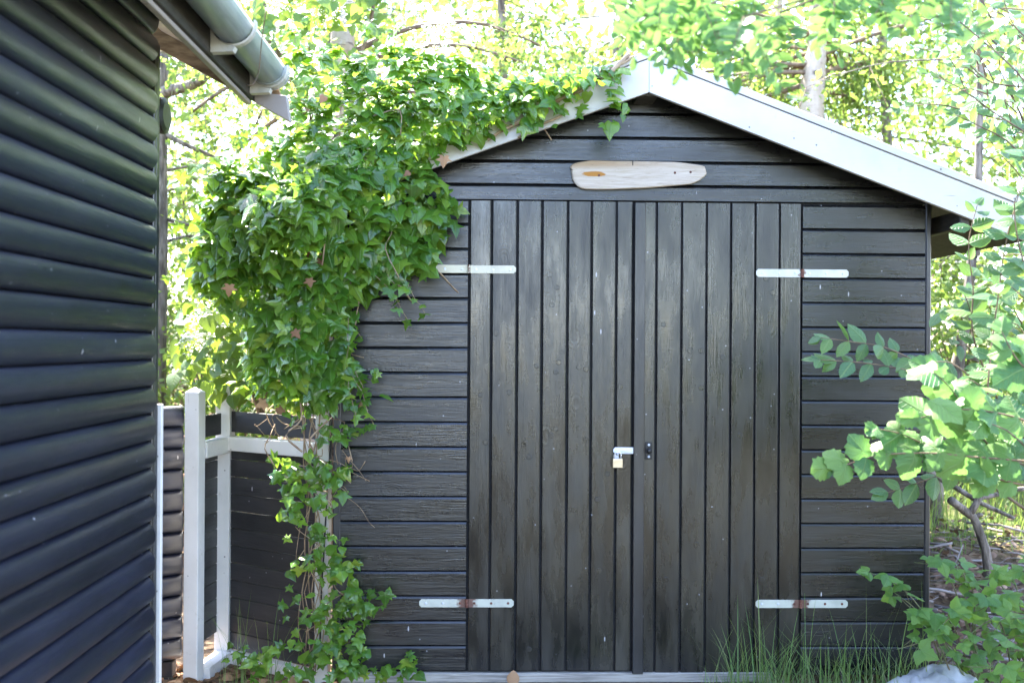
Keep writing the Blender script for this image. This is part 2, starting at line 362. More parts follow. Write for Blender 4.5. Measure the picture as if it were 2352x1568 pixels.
def np_mesh(name, V, tris, mat, uv=None, smooth=True):
    me = bpy.data.meshes.new(name); me.vertices.add(len(V)); me.vertices.foreach_set('co', V.astype(np.float32).ravel())
    nf = len(tris); me.loops.add(nf*3); me.loops.foreach_set('vertex_index', tris.astype(np.int32).ravel())
    me.polygons.add(nf); me.polygons.foreach_set('loop_start', np.arange(0, nf*3, 3, dtype=np.int32))
    me.polygons.foreach_set('loop_total', np.full(nf, 3, dtype=np.int32))
    if uv is not None:
        l = me.uv_layers.new(name='leaf'); l.data.foreach_set('uv', uv[tris.ravel()].astype(np.float32).ravel())
    me.update(calc_edges=True); me.materials.append(mat)
    if smooth: me.shade_smooth()
    return me
def leaves_mesh(name, p, n, tip, size, tpls, mat, loc=(0, 0, 0)):
    side, tp, nn = basis(n, tip); Vs, Ts, Us = [], [], []; off = 0; p = p-np.array(loc)
    pick = rng.integers(0, len(tpls), len(p))
    for k, (tv, tf) in enumerate(tpls):
        ix = np.where(pick == k)[0]
        if not len(ix): continue
        s = size[ix][:, None, None]
        W = p[ix][:, None, :]+s*(tv[None, :, 0:1]*side[ix][:, None, :]+tv[None, :, 1:2]*tp[ix][:, None, :]+tv[None, :, 2:3]*nn[ix][:, None, :])
        m = len(tv); Vs.append(W.reshape(-1, 3)); Us.append(np.tile(tv[:, :2], (len(ix), 1)))
        f = np.array(tf); Ts.append((f[None]+(np.arange(len(ix))*m)[:, None, None]+off).reshape(-1, 3)); off += len(ix)*m
    return np_mesh(name, np.concatenate(Vs), np.concatenate(Ts), mat, np.concatenate(Us))
TM = {}
def tpl_mesh(key, tpls, mat):
    if key not in TM: TM[key] = [np_mesh(key, tv, np.array(tf), mat, tv[:, :2]) for tv, tf in tpls]
    return TM[key]
def leaf_objs(key, p, n, tip, size, tpls, mat, parent, name='leaf'):
    ms = tpl_mesh(key, tpls, mat); side, tp, nn = basis(n, tip); base = wloc(parent)
    for i in range(len(p)):
        o = bpy.data.objects.new(name, ms[i % len(ms)]); COL.objects.link(o); o.parent = parent
        m = Matrix((side[i], tp[i], nn[i])).transposed()*float(size[i]); m = m.to_4x4(); m.translation = Vector(p[i])-base
        o.matrix_local = m
def rnorm(k, s=1): return rng.normal(0, s, (k, 3))
def in_poly(x, y, poly):
    c = np.zeros(len(x), bool); n = len(poly)
    for i in range(n):
        x0, y0 = poly[i]; x1, y1 = poly[(i+1) % n]
        with np.errstate(divide='ignore', invalid='ignore'):
            h = ((y0 > y) != (y1 > y)) & (x < (x1-x0)*(y-y0)/((y1-y0) or 1e-9)+x0)
        c ^= h
    return c
def edge_dist(x, y, poly):
    d = np.full(len(x), 9.)
    for i in range(len(poly)):
        a = np.array(poly[i]); b = np.array(poly[(i+1) % len(poly)]); ab = b-a; L = max(ab@ab, 1e-9)
        t = np.clip(((x-a[0])*ab[0]+(y-a[1])*ab[1])/L, 0, 1); d = np.minimum(d, np.hypot(x-a[0]-t*ab[0], y-a[1]-t*ab[1]))
    return d
def sstep(x, a, b): t = np.clip((x-a)/(b-a), 0, 1); return t*t*(3-2*t)

# ------------------------------------------------------------------ ground
def gz(x, y):
    x = np.asarray(x, float); y = np.asarray(y, float)
    left = -.085+1.25*sstep(y, 5.6, 11)+.9*sstep(y, 11, 30)
    right = -.07+.33*sstep(y, 4.65, 6.4)+.16*sstep(y, 6.4, 10)+.9*sstep(y, 12, 30)
    k = sstep(x, 1.0, 2.4); z = left*(1-k)+right*k
    return z+.02*np.sin(x*2.3+1)*np.sin(y*1.9)*sstep(np.abs(y), 5, 8)
def ground():
    xs = np.concatenate([-np.geomspace(250, 6, 26), np.linspace(-5.8, 6, 60), np.geomspace(6.2, 250, 26)])
    ys = np.concatenate([-np.geomspace(250, 2, 26), np.linspace(-1.8, 14, 76), np.geomspace(14.5, 320, 28)])
    X, Y = np.meshgrid(xs, ys); V = np.stack([X, Y, gz(X, Y)], -1).reshape(-1, 3); nx = len(xs)
    i = np.arange((len(ys)-1)*(nx-1)); a = (i//(nx-1))*nx+i % (nx-1)
    q = np.concatenate([np.stack([a, a+1, a+nx+1], 1), np.stack([a, a+nx+1, a+nx], 1)])
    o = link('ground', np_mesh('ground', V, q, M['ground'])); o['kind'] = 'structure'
ground()

# ------------------------------------------------------------------ shed
SY = 4.57
AX, AZ, SR, SLf = .70, 2.621, .380, .362           # gable apex (lower edge of bargeboard) and roof slopes
shed = thing('garden_shed', 'black timber garden shed with double doors and a white edged gable roof', 'shed', (.67, SY, 0))
def rake(z, side):
    return AX+(AZ+.06-z)/SR if side > 0 else AX-(AZ+.06-z)/SLf
XL, XR, DL, DR = -.676, 2.018, -.097, 1.442
def siding(x0, x1, z0, z1, jit=True):
    y = random.uniform(-.0012, .0012); cx, cz = (x0+x1)/2, (z0+z1)/2
    prof = [(z0+.002, .010), (z0+.003, .002), (z0+.0045, 0), (z1-.012, 0), (z1-.0105, .0006), (z1-.004, .0045), (z1-.0005, .009)]
    rows = []
    for z, dy in prof:
        a = max(x0, rake(z, -1)); b = min(x1, rake(z, 1))
        if b-a < .02: b = a+.02
        rows.append((a-cx, b-cx, dy+y, z-cz))
    return rows_solid('siding_board', rows, M['siding'], shed, (cx, SY, cz), .018)
box('wall_backing', (XL+.004, SY+.019, -.02), (XR-.004, SY+.03, 2.18), M['dark'], shed, 0)
solid('gable_backing', [(XL+.004, SY+.019, 2.18), (XR-.004, SY+.019, 2.18), (AX, SY+.019, AZ+.08), (XL+.004, SY+.03, 2.18), (XR-.004, SY+.03, 2.18), (AX, SY+.03, AZ+.08)],
      [(0, 1, 2), (3, 5, 4), (0, 3, 4, 1), (1, 4, 5, 2), (2, 5, 3, 0)], M['dark'], shed)
zs = [.0075+.1137*k for k in range(20)]
for k in range(19):
    if zs[k+1] < 2.17: siding(XL, DL-.004, zs[k], zs[k+1])
zr = [.0035+.1133*k for k in range(20)]
for k in range(19):
    if zr[k+1] < 2.17: siding(DR+.004, XR, zr[k], zr[k+1])
g = [2.237, 2.346, 2.457, 2.568, 2.68]
for k in range(4): siding(XL, XR, g[k], g[k+1])
siding(XL, XR, 2.163, 2.237)
# doors
seams_l = [-.095, .007, .125, .239, .357, .467, .582, .660]
seams_r = [.662, .767, .884, .999, 1.112, 1.225, 1.338, 1.440]
def door(seams, label, zt, zb):
    d = box('door', (seams[0], SY+.012, zb), (seams[-1], SY+.0185, zt), M['dark'], shed, 0); d['label'] = label
    for a, b in zip(seams[:-1], seams[1:]):
        y = random.uniform(-.001, .001); cx, cz = (a+b)/2, (zt+zb)/2; h0, h1 = zb-cz, zt-cz
        pr = [(a+.0035, .011), (a+.006, .001), (a+.009, 0), (b-.009, 0), (b-.0055, .001), (b-.0035, .011)]
        vs = []
        for x, yy in pr: vs += [(x-cx, yy+y, h0), (x-cx, yy+y, h1)]
        vs += [(pr[0][0]-cx, .0118, h0), (pr[0][0]-cx, .0118, h1), (pr[-1][0]-cx, .0118, h0), (pr[-1][0]-cx, .0118, h1)]
        n = len(pr); fs = [(2*i, 2*i+2, 2*i+3, 2*i+1) for i in range(n-1)]
        fs += [(2*n, 0, 1, 2*n+1), (2*n-2, 2*n+2, 2*n+3, 2*n-1), (2*n, 2*n+1, 2*n+3, 2*n+2)]
        fs += [tuple([2*n]+[2*i for i in range(n)]+[2*n+2])[::-1], tuple([2*n+1]+[2*i+1 for i in range(n)]+[2*n+3])]
        solid('door_board', vs, fs, M['door'], d, (cx, SY, cz))
    return d
dl = door(seams_l, 'left door leaf with the hasp', 2.160, .008)  # same door paint as the right leaf
drr = door(seams_r, 'right door leaf with the cover strip', 2.158, -.004)
box('cover_strip', (.664, SY-.016, -.006), (.714, SY-.002, 2.157), M['strip'], drr, .003)
# round wooden plugs in the door boards
def plug_mesh():
    bm = bmesh.new(); bmesh.ops.create_cone(bm, cap_ends=True, segments=16, radius1=.0125, radius2=.0112, depth=.0014)
    bmesh.ops.rotate(bm, verts=bm.verts, cent=(0, 0, 0), matrix=Matrix.Rotation(R(90), 3, 'X'))
    me = bpy.data.meshes.new('wood_plug'); bm.to_mesh(me); bm.free(); me.materials.append(M['door']); return me
pm = plug_mesh()
pl = [(1262, 631), (1279, 660), (1610, 805), (1585, 805), (1268, 700), (1617, 891), (1139, 765), (1775, 672), (1277, 854), (1422, 888), (1355, 848), (1132, 1050), (1116, 1015), (1203, 1020),
      (1424, 1055), (1283, 832), (1241, 840), (1330, 843), (1170, 901), (1104, 907), (1207, 1017), (1293, 808), (1266, 1000), (1276, 985), (1330, 983), (1356, 1009), (1215, 1049), (1216, 1150), (1395, 1088),
      (1318, 1170), (1372, 1146), (1375, 1310), (1310, 1370), (1660, 820), (1524, 745), (1530, 1330), (1480, 760), (1760, 640), (1815, 930), (1700, 1000), (1650, 1180), (1600, 1250), (1750, 1330), (1215, 1490)]
for x, y in pl:
    p = P(x, y, SY)
    seams = seams_l if p.x < .66 else seams_r
    par = dl if p.x < .66 else drr
    for a, b in zip(seams[:-1], seams[1:]):
        if a <= p.x <= b: p.x = min(max(p.x, a+.022), b-.022)
    if .64 < p.x < .735: continue
    link('wood_plug', pm, par, (p.x, SY-.0012, p.z))
# corner boards, side and back walls
box('corner_board', (XR, SY-.004, -.03), (XR+.028, SY+.05, 2.19), M['strip'], shed, .006)
box('corner_board', (XL-.034, SY-.004, -.03), (XL, SY+.05, 2.19), M['strip'], shed, .004)
box('side_wall', (XR-.02, SY+.05, -.03), (XR+.012, SY+3.0, 2.16), M['siding'], shed, 0)
box('side_wall', (XL-.012, SY+.05, -.03), (XL+.02, SY+3.0, 2.16), M['siding'], shed, 0)
box('back_wall', (XL-.01, SY+2.97, -.03), (XR+.01, SY+3.03, 2.18), M['siding'], shed, 0)
# roof
XER, XEL = 2.56, -1.12
def roof_slab(name, side, y0, y1, lo, hi, mat, x_end=None, bevel=0, x_in=0.0):
    s = SR if side > 0 else SLf; xe = x_end if x_end is not None else (XER if side > 0 else XEL); xa = AX+x_in*side
    za = lambda x, h: AZ+h-s*abs(x-AX)
    pts = [(xa, za(xa, lo)), (xe, za(xe, lo)), (xe, za(xe, hi)), (xa, za(xa, hi))]
    c = Vector(((xa+xe)/2, (y0+y1)/2, (za(xa, lo)+za(xe, hi))/2))
    vs = [Vector((x, y, z))-c for y in (y0, y1) for x, z in pts]
    return solid(name, vs, [(0, 1, 2, 3), (7, 6, 5, 4), (0, 4, 5, 1), (1, 5, 6, 2), (2, 6, 7, 3), (3, 7, 4, 0)], mat, shed, c, bevel=bevel)
YB = 4.39
for sd_ in (1, -1):
    roof_slab('bargeboard', sd_, YB, YB+.022, 0, .147, M['white_x'], bevel=.0015, x_in=.0008)
    roof_slab('cap_strip', sd_, YB-.004, YB+.045, .152, .186, M['white_x'], bevel=.002, x_in=.001)
    roof_slab('roof_deck', sd_, YB+.024, SY+3.15, .095, .118, M['darkwood'], x_in=.0005)
    roof_slab('roof_covering', sd_, YB+.047, SY+3.17, .120, .160, M['felt'], x_in=.0005)
box('ridge_beam', (AX-.045, YB+.024, AZ-.012), (AX+.045, SY+.02, AZ+.075), M['darkwood'], shed, .003)
box('purlin', (2.105, YB+.024, 2.035), (2.15, SY+3.0, 2.115), M['darkwood'], shed, .004)
box('purlin', (-.80, YB+.024, 2.02), (-.755, SY+3.0, 2.115), M['darkwood'], shed, .004)
# hinges: plates, three knuckles, six screws
def screw_mesh():
    bm = bmesh.new(); bmesh.ops.create_cone(bm, cap_ends=True, segments=12, radius1=.0062, radius2=.0045, depth=.003)
    r = bmesh.ops.create_cube(bm, size=1); bmesh.ops.scale(bm, vec=(.006, .0014, .0012), verts=r['verts']); bmesh.ops.translate(bm, vec=(0, 0, .0019), verts=r['verts'])
    r = bmesh.ops.create_cube(bm, size=1); bmesh.ops.scale(bm, vec=(.0014, .006, .0011), verts=r['verts']); bmesh.ops.translate(bm, vec=(0, 0, .0019), verts=r['verts'])
    bmesh.ops.rotate(bm, verts=bm.verts, cent=(0, 0, 0), matrix=Matrix.Rotation(R(90), 3, 'X'))
    me = bpy.data.meshes.new('screw'); bm.to_mesh(me); bm.free(); return me
screw_w, screw_r = screw_mesh(), screw_mesh(); screw_w.materials.append(M['steel']); screw_r.materials.append(M['rust'])
def plate_outline(x0, x1, h, rnd):                  # strap with one clipped end
    c = .010
    if rnd > 0: return [(x0, -h), (x1-c, -h), (x1, -h+c), (x1, h-c), (x1-c, h), (x0, h)]
    return [(x1, -h), (x1, h), (x0+c, h), (x0, h-c), (x0, -h+c), (x0+c, -h)]
def prism_xz(name, out, y0, y1, mat, parent, loc, bevel=0):
    n = len(out); vs = [(x, y0, z) for x, z in out]+[(x, y1, z) for x, z in out]
    fs = [tuple(range(n)), tuple(range(2*n-1, n-1, -1))]+[(i, (i+1) % n, n+(i+1) % n, n+i) for i in range(n)]
    return solid(name, vs, fs, mat, parent, loc, bevel=bevel)
def hinge(px, pz, l, r, mat, rust_screws, pin_rust, label, tilt=0):
    o = Vector((px, SY-.0045, pz))
    hp = prism_xz('hinge', plate_outline(l-px, -.008, .0185, -1), -.002, .0025, M[mat], shed, o, .0006); hp['label'] = label
    prism_xz('hinge_strap', [(x, z+tilt) for x, z in plate_outline(.008, r-px, .0185, 1)], -.002, .0025, M[mat], hp, o, .0006)
    for k in (-1, 0, 1):
        v, f = tube_geo([(0, 0, -.0058), (0, 0, .0058)], .0075, 10)
        link('knuckle', mesh('knuckle', v, f, M['rust'] if pin_rust else M['hinge_cream'], False), hp, o+Vector((0, -.004, k*.0125)))
    for k, fx in enumerate((.14, .5, .86)):
        link('screw', screw_r if rust_screws and k == 2 else screw_w, hp, o+Vector(((l-px)+fx*(-(l-px)), -.003, 0)))
        link('screw', screw_r if rust_screws else screw_w, hp, o+Vector((fx*(r-px)+.004, -.003, tilt)))
hinge(-.0965, 1.8455, -.315, .120, 'hinge_cream', False, False, 'cream strap hinge half under the ivy, without rust', -.001)
hinge(1.442, 1.8375, 1.228, 1.658, 'hinge_white', False, True, 'pale strap hinge with a small rusty pin at the upper right')
hinge(-.0965, .317, -.314, .119, 'hinge_rust', True, True, 'pale green strap hinge with rusty pin and screws at the lower left')
hinge(1.442, .314, 1.234, 1.662, 'hinge_rust', True, True, 'pale green strap hinge with rusty centre behind the tall grass')
# hasp, staple, latch plate
hc = P(1434, 1034, SY)
hs = prism_xz('hasp', [(-.052, -.006), (-.044, -.015), (.046, -.015), (.046, .015), (-.044, .015), (-.052, .006)], -.004, .001, M['steel'], dl, (hc.x, SY-.004, hc.z), .001)
box('hasp_rib', (hc.x-.016, SY-.012, hc.z-.008), (hc.x+.040, SY-.0082, hc.z+.001), M['steel'], hs, .001)
v, f = tube_geo([(-.036, 0, -.006), (-.036, -.022, -.006), (-.036, -.028, -.012), (-.036, -.022, -.018), (-.036, 0, -.018)], .003, 8)
link('staple', mesh('staple', v, f, M['steel'], True), hs, (hc.x, SY-.008, hc.z))
box('hasp_plate', (hc.x-.046, SY-.0035, hc.z-.040), (hc.x-.026, SY-.0005, hc.z-.016), M['steel'], hs, .001)
lc = P(1485, 1034, SY)
lp = box('latch_plate', (lc.x-.008, SY-.005, lc.z-.040), (lc.x+.026, SY-.0012, lc.z+.038), M['blackmetal'], drr, .002)
v, f = tube_geo([(0, 0, 0), (0, -.010, 0), (0, -.014, 0), (0, -.022, 0), (0, -.026, 0)], [.008, .008, .013, .012, .006], 14)
link('latch_knob', mesh('latch_knob', v, f, M['blackmetal'], True), lp, (lc.x+.009, SY-.005, lc.z))
for dz in (.026, -.028): link('screw', screw_w, lp, (lc.x+.010, SY-.006, lc.z+dz))
# threshold
box('threshold', (XL, SY-.012, -.045), (1.30, SY+.05, -.002), M['oldwood'], shed, .003)
# padlock
pc = P(1418.5, 1063, SY-.03)
pk = thing('padlock', 'small pale brass padlock hanging from the door hasp', 'padlock', pc)
bo = box('body', (pc.x-.0225, pc.y-.008, pc.z-.021), (pc.x+.0225, pc.y+.008, pc.z+.021), M['brass'], pk, .002)
arc = [(-.0155, 0, .018), (-.0155, 0, .034)]+[(-.0155*math.cos(a), 0, .034+.0165*math.sin(a)) for a in np.linspace(.3, math.pi-.3, 9)]+[(.0155, 0, .034), (.0155, 0, .018)]
v, f = tube_geo(arc, .0032, 8); link('shackle', mesh('shackle', v, f, M['shackle'], True), pk, pc)
# ------------------------------------------------------------------ driftwood sign
dw = [(303, 385), (312, 362), (345, 338), (400, 322), (460, 312), (560, 298), (700, 301), (840, 304), (1000, 305), (1200, 309), (1400, 313), (1600, 317), (1720, 328), (1850, 345), (1960, 362), (1990, 376), (2003, 410), (2015, 455), (2008, 475), (1990, 500), (1930, 545), (1860, 580), (1800, 598), (1680, 610), (1500, 625), (1350, 640), (1150, 652), (950, 657), (800, 663), (620, 663), (500, 660), (440, 650), (395, 625), (355, 580), (330, 530), (318, 450), (315, 425), (330, 414), (312, 408)]
dwp = [P((1600+x*550/2352)/1.27551, (400+y*550/2352)/1.27551, SY-.02) for x, y in dw]
dc = sum(dwp, Vector())/len(dwp)
def driftsign():
    n = len(dwp); vs = []; c2 = Vector((dc.x, 0, dc.z))
    for y, sc_ in ((-.002, .985), (-.010, 1.0), (-.017, .985), (-.0205, .93), (-.0215, .80)):
        for p in dwp:
            d = Vector((p.x-dc.x, 0, p.z-dc.z)); q = d.copy(); m = min(1, .012/max(.03, d.length))
            e = d.normalized(); shrink = (1-sc_)*.09
            q = d-e*shrink if d.length > shrink else d
            q.z = d.z*(1-(1-sc_)*.9)
            vs.append((q.x, y+.02-.0+random.uniform(-.0006, .0006), q.z))
    fs = []
    for r in range(4):
        for i in range(n): j = (i+1) % n; fs.append((r*n+i, r*n+j, (r+1)*n+j, (r+1)*n+i))
    fs += [tuple(range(n))[::-1], tuple(range(4*n, 5*n))]
    o = solid('driftwood_sign', vs, fs, M['drift'], None, (dc.x, SY-.022, dc.z), smooth=False)
    tag(o, 'blank weathered driftwood board nailed above the shed doors', 'driftwood sign')
    for x, y in ((662, 488), (1612, 456), (1808, 448)):
        p = P((1600+x*550/2352)/1.27551, (400+y*550/2352)/1.27551, SY-.02)
        link('nail', screw_r, o, (p.x, SY-.0245, p.z))
    sx, sz = [(P((1600+x*550/2352)/1.27551, (400+y*550/2352)/1.27551, SY-.02)) for x, y in ((1084, 306), (1084, 366))]
    box('notch', (sx.x-.002, SY-.0246, sz.z), (sx.x+.0022, SY-.0225, sx.z-.001), M['dark'], o, 0)
driftsign()
# ------------------------------------------------------------------ wooden step
st = thing('wooden_step', 'weathered grey plank step along the foot of the shed doors', 'step', (.3, 4.4, -.06))
box('plank', (-.62, 4.44, -.075), (1.10, 4.55, -.047), M['oldwood'], st, .004)
box('plank', (-.66, 4.20, -.085), (1.02, 4.43, -.055), M['oldwood'], st, .005)

# ------------------------------------------------------------------ log clad house on the left
HX = -1.242; HY1 = 3.69; HY0 = -.6; PIT = .0992
house = thing('house', 'dark round log clad house with grey gutter on the left', 'house', (-2.6, 1.6, -.05))
seam0 = P(330, 1322, HY1).z % PIT
def log_mesh(name, length, mat, axis='Y', pit=PIT, depth=.046):
    """bulging log board along +local axis from 0 to -length, bulge towards +X (axis Y)"""
    prof = []
    for k in range(15):
        a = -1+2*k/14; prof.append((math.sin(a*math.pi/2)*pit*.495, depth*max(0, math.cos(a*math.pi/2))**.72))
    st_ = [(0, .25), (-.006, .80), (-.018, 1.0), (-length, 1.0)]
    vs = []
    for y, s in st_:
        for z, x in prof: vs.append((x*s-.0005, y, z*(.94+.06*min(1, s))))
    n = len(prof); fs = []
    for r in range(len(st_)-1):
        for i in range(n-1): fs.append((r*n+i, r*n+i+1, (r+1)*n+i+1, (r+1)*n+i))
    fs.append(tuple(range(n)))
    return mesh(name, vs, fs, mat, True)
lm = log_mesh('log_board', HY1-HY0, M['logs'])
for k in range(-2, 30):
    zc = seam0+PIT*(k+.5)
    if zc < -.08 or zc > 2.70: continue
    link('log_board', lm, house, (HX-.02+random.uniform(-.0008, .0008), HY1+random.uniform(-.002, .002), zc))
box('wall_core', (-4.6, HY0, -.12), (HX-.021, HY1+.03, 2.62), M['dark'], house, 0)
box('corner_trim', (HX-.03, HY1+.004, -.12), (HX+.004, HY1+.028, 2.62), M['strip'], house, .004)
box('corner_trim', (HX-.03, HY1+.029, -.12), (HX+.002, HY1+.075, 2.62), M['strip'], house, .008)
box('white_trim', (HX-.02, HY1+.077, -.12), (HX+.013, HY1+.10, 1.27), M['white_z'], house, .002)
# roof of the house: soffit boards, fascia, verge board, covering
def slab_y(name, pts, y0, y1, mat, parent, bevel=0):
    n = len(pts); c = Vector((sum(p[0] for p in pts)/n, (y0+y1)/2, sum(p[1] for p in pts)/n))
    vs = [Vector((x, y, z))-c for y in (y0, y1) for x, z in pts]
    fs = [tuple(range(n)), tuple(range(2*n-1, n-1, -1))]+[(i, (i+1) % n, n+(i+1) % n, n+i) for i in range(n)]
    return solid(name, vs, fs, mat, parent, c, bevel=bevel)
hz = lambda x: 2.535+.54*(-.945-x)
sb = [-.962, -1.045, -1.130, -1.215, -1.30]
for a, b in zip(sb[:-1], sb[1:]):
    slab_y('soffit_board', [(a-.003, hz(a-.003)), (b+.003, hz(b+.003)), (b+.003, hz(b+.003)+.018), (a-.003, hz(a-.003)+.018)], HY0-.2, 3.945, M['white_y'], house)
box('fascia', (-.960, HY0-.2, 2.462), (-.938, 3.97, 2.63), M['darkwood'], house, .002)
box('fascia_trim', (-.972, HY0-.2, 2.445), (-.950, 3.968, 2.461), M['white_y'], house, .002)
slab_y('verge_board', [(-.80, 2.385), (-1.9, 2.385+.54*1.1), (-1.9, 2.56+.54*1.1), (-.86, 2.56), (-.83, 2.47)], 3.972, 3.995, M['brownwood'], house, .002)
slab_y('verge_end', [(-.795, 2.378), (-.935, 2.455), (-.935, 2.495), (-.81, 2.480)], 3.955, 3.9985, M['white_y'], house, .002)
slab_y('roof_covering', [(-.86, hz(-.86)+.13), (-4.6, hz(-2.9)+.13), (-4.6, hz(-2.9)+.17), (-.86, hz(-.86)+.17)], HY0-.2, 4.0, M['felt'], house)
def gutter():
    gx, gzz, r = -.866, 2.572, .068
    for name, y0, y1, rr in (('gutter', HY0-.2, 3.86, r), ('gutter_end', 3.86, 3.95, r+.004)):
        vs, fs = [], []; n = 18
        for y in (y0, y1):
            for k in range(n+1):
                a = math.pi*(1+k/n)
                vs.append((rr*math.cos(a), y, rr*math.sin(a)))
            for k in range(n, -1, -1):
                a = math.pi*(1+k/n); vs.append(((rr-.004)*math.cos(a), y, (rr-.004)*math.sin(a)))
        m = 2*(n+1)
        for k in range(m): fs.append((k, (k+1) % m, m+(k+1) % m, m+k))
        fs += [(k, k+1, m-2-k, m-1-k) for k in range(n)]+[(m+k+1, m+k, m+m-1-k, m+m-2-k) for k in range(n)]
        o = solid(name, vs, fs, M['gutter'], house if name == 'gutter' else g0, (gx, 0, gzz), smooth=False)
        if name == 'gutter':
            g0 = o
            for p in o.data.polygons: p.use_smooth = True
    for y in (2.2, 3.36, 3.90):
        vs, fs = [], []; n = 14; prof = ((r+.0045, -.016), (r+.010, -.013), (r+.010, .013), (r+.0045, .016))
        for k in range(n+1):
            a = math.pi*(.98+1.06*k/n)
            for q, dy in prof: vs.append((q*math.cos(a), dy, q*math.sin(a)))
        for k in range(n):
            for j in range(4): fs.append((k*4+j, k*4+(j+1) % 4, (k+1)*4+(j+1) % 4, (k+1)*4+j))
        fs += [(0, 1, 2, 3), (n*4+3, n*4+2, n*4+1, n*4)]
        b = solid('gutter_bracket', vs, fs, M['bracket'], g0, (gx, y, gzz), smooth=False)
    # end stop plate
    pts = [( (r+.004)*math.cos(math.pi*(1+k/16)), (r+.004)*math.sin(math.pi*(1+k/16))) for k in range(17)]
    slab_y('end_stop', [(gx+x, gzz+z) for x, z in pts], 3.951, 3.957, M['bracket'], g0)
    for y in (3.34, 3.885):
        slab_y('bracket_arm', [(-.937, 2.470), (-.937, 2.556), (-.926, 2.530), (-.905, 2.507), (-.880, 2.494), (-.855, 2.491), (-.862, 2.474)], y, y+.036, M['bracket'], g0, .001)
gutter()
tw = [P(773, 28, 3.3), P(768, 60, 3.42), P(764, 108, 3.46), P(756, 180, 3.5), P(745, 215, 3.5), P(722, 245, 3.5)]
tw = [q+Vector((0, 0, 0)) for q in [P(611, 25, 3.3), P(603, 80, 3.36), P(600, 105, 3.42), P(594, 165, 3.46), P(580, 195, 3.44), P(566, 196, 3.46)]]
tag(tubes('wire', [(smooth_path(tw), .0018)], M['twig'], None, tw[2]), 'thin dark wire dangling over the grey gutter', 'wire')
# round black fitting at the corner of the house
wl = thing('wall_lamp', 'round black fitting fixed behind the dark house corner', 'wall fitting', (HX+.02, 3.84, 2.25))
lc2 = P(371, 266, 3.82)
v, f = tube_geo([(-.030, 0, 0), (-.016, 0, 0), (-.012, 0, 0), (.014, 0, 0), (.022, 0, 0)], [.062, .062, .068, .068, .050], 28)
link('housing', mesh('housing', v, f, M['blackmetal'], False), wl, lc2)
v, f = tube_geo([(.0, 0, 0), (.007, 0, 0)], [.0705, .0705], 28); link('rim', mesh('rim', v, f, M['blackmetal'], False), wl, lc2)

# ------------------------------------------------------------------ white fence frame with dark boards between house and shed
fence = thing('fence', 'white post and rail fence panel with dark boards beside the shed', 'fence', (-1.1, 4.8, -.08))
def plan_box(name, p0, p1, z0, z1, th, mat, parent, bevel=.002, off=0):
    """upright board between two plan points; th = thickness, off shifts to the right of p0->p1"""
    a = Vector((p0[0], p0[1], 0)); b = Vector((p1[0], p1[1], 0)); d = (b-a).normalized(); nrm = Vector((d.y, -d.x, 0)); L = (b-a).length
    c = (a+b)/2+nrm*off; c.z = (z0+z1)/2; h = (L/2, th/2, (z1-z0)/2)
    vs = [(sx*h[0], sy*h[1], sz*h[2]) for sx in (-1, 1) for sy in (-1, 1) for sz in (-1, 1)]
    o = solid(name, vs, BOXF, mat, parent, c, bevel=bevel); o.rotation_euler.z = math.atan2(d.y, d.x); return o
def post(x, y, w, z0, z1, rot, cap=.022):
    h = w/2; k = .004
    vs = [(sx*h, sy*h, z) for z in (0, z1-z0-cap) for sx, sy in ((-1, -1), (1, -1), (1, 1), (-1, 1))]
    vs += [(sx*h*.12, sy*h*.12, z1-z0) for sx, sy in ((-1, -1), (1, -1), (1, 1), (-1, 1))]
    fs = [(3, 2, 1, 0), (8, 9, 10, 11)]+[(r*4+i, r*4+(i+1) % 4, r*4+4+(i+1) % 4, r*4+4+i) for r in (0, 1) for i in range(4)]
    o = solid('post', vs, fs, M['white_z'], fence, (x, y, z0), bevel=.0025); o.rotation_euler.z = R(rot); return o
FP, RP, SP = Vector((-1.377, 4.70, 0)), Vector((-1.325, 5.04, 0)), Vector((-.772, 4.68, 0))
post(FP.x, FP.y, .070, -.14, 1.292, -10)
post(RP.x, RP.y, .074, -.10, 1.300, -6)
post(SP.x, SP.y, .064, -.10, 1.29, -4)
ins = lambda a, b, m: ((a+(b-a).normalized()*m), (b-(b-a).normalized()*m))
a, b = ins(RP, SP, .036); nrm = Vector(((SP-RP).normalized().y, -(SP-RP).normalized().x, 0))
plan_box('rail', a, b, .966, 1.036, .05, M['white_rail'], fence, .003, .012)
plan_box('rail', a, b, -.11, -.03, .05, M['white_rail'], fence, .003, .012)
a2, b2 = ins(FP, RP, .042)
plan_box('rail', a2, b2, .955, 1.030, .062, M['white_rail'], fence, .003, .010)
plan_box('rail', a2, b2, -.10, -.03, .085, M['white_rail'], fence, .003, .020)
z = -.028
while z < .955:
    h = .086; tilt = random.uniform(-.004, .004)
    o = plan_box('fence_board', a, b, z+.002, min(z+h-.001, .963), .016, M['panel'], fence, .002, -.010+random.uniform(-.003, .003)); o.rotation_euler.y = tilt*.6
    if z > .0: plan_box('fence_board', a2, b2, z+.002, min(z+h-.001, .953), .016, M['logs_x'], fence, .002, -.028)
    z += h
plan_box('fence_board', a, b, 1.052, 1.155, .018, M['panel'], fence, .002, -.012).rotation_euler.y = .012
plan_box('fence_board', a2, b2, 1.045, 1.15, .018, M['panel'], fence, .002, -.012)
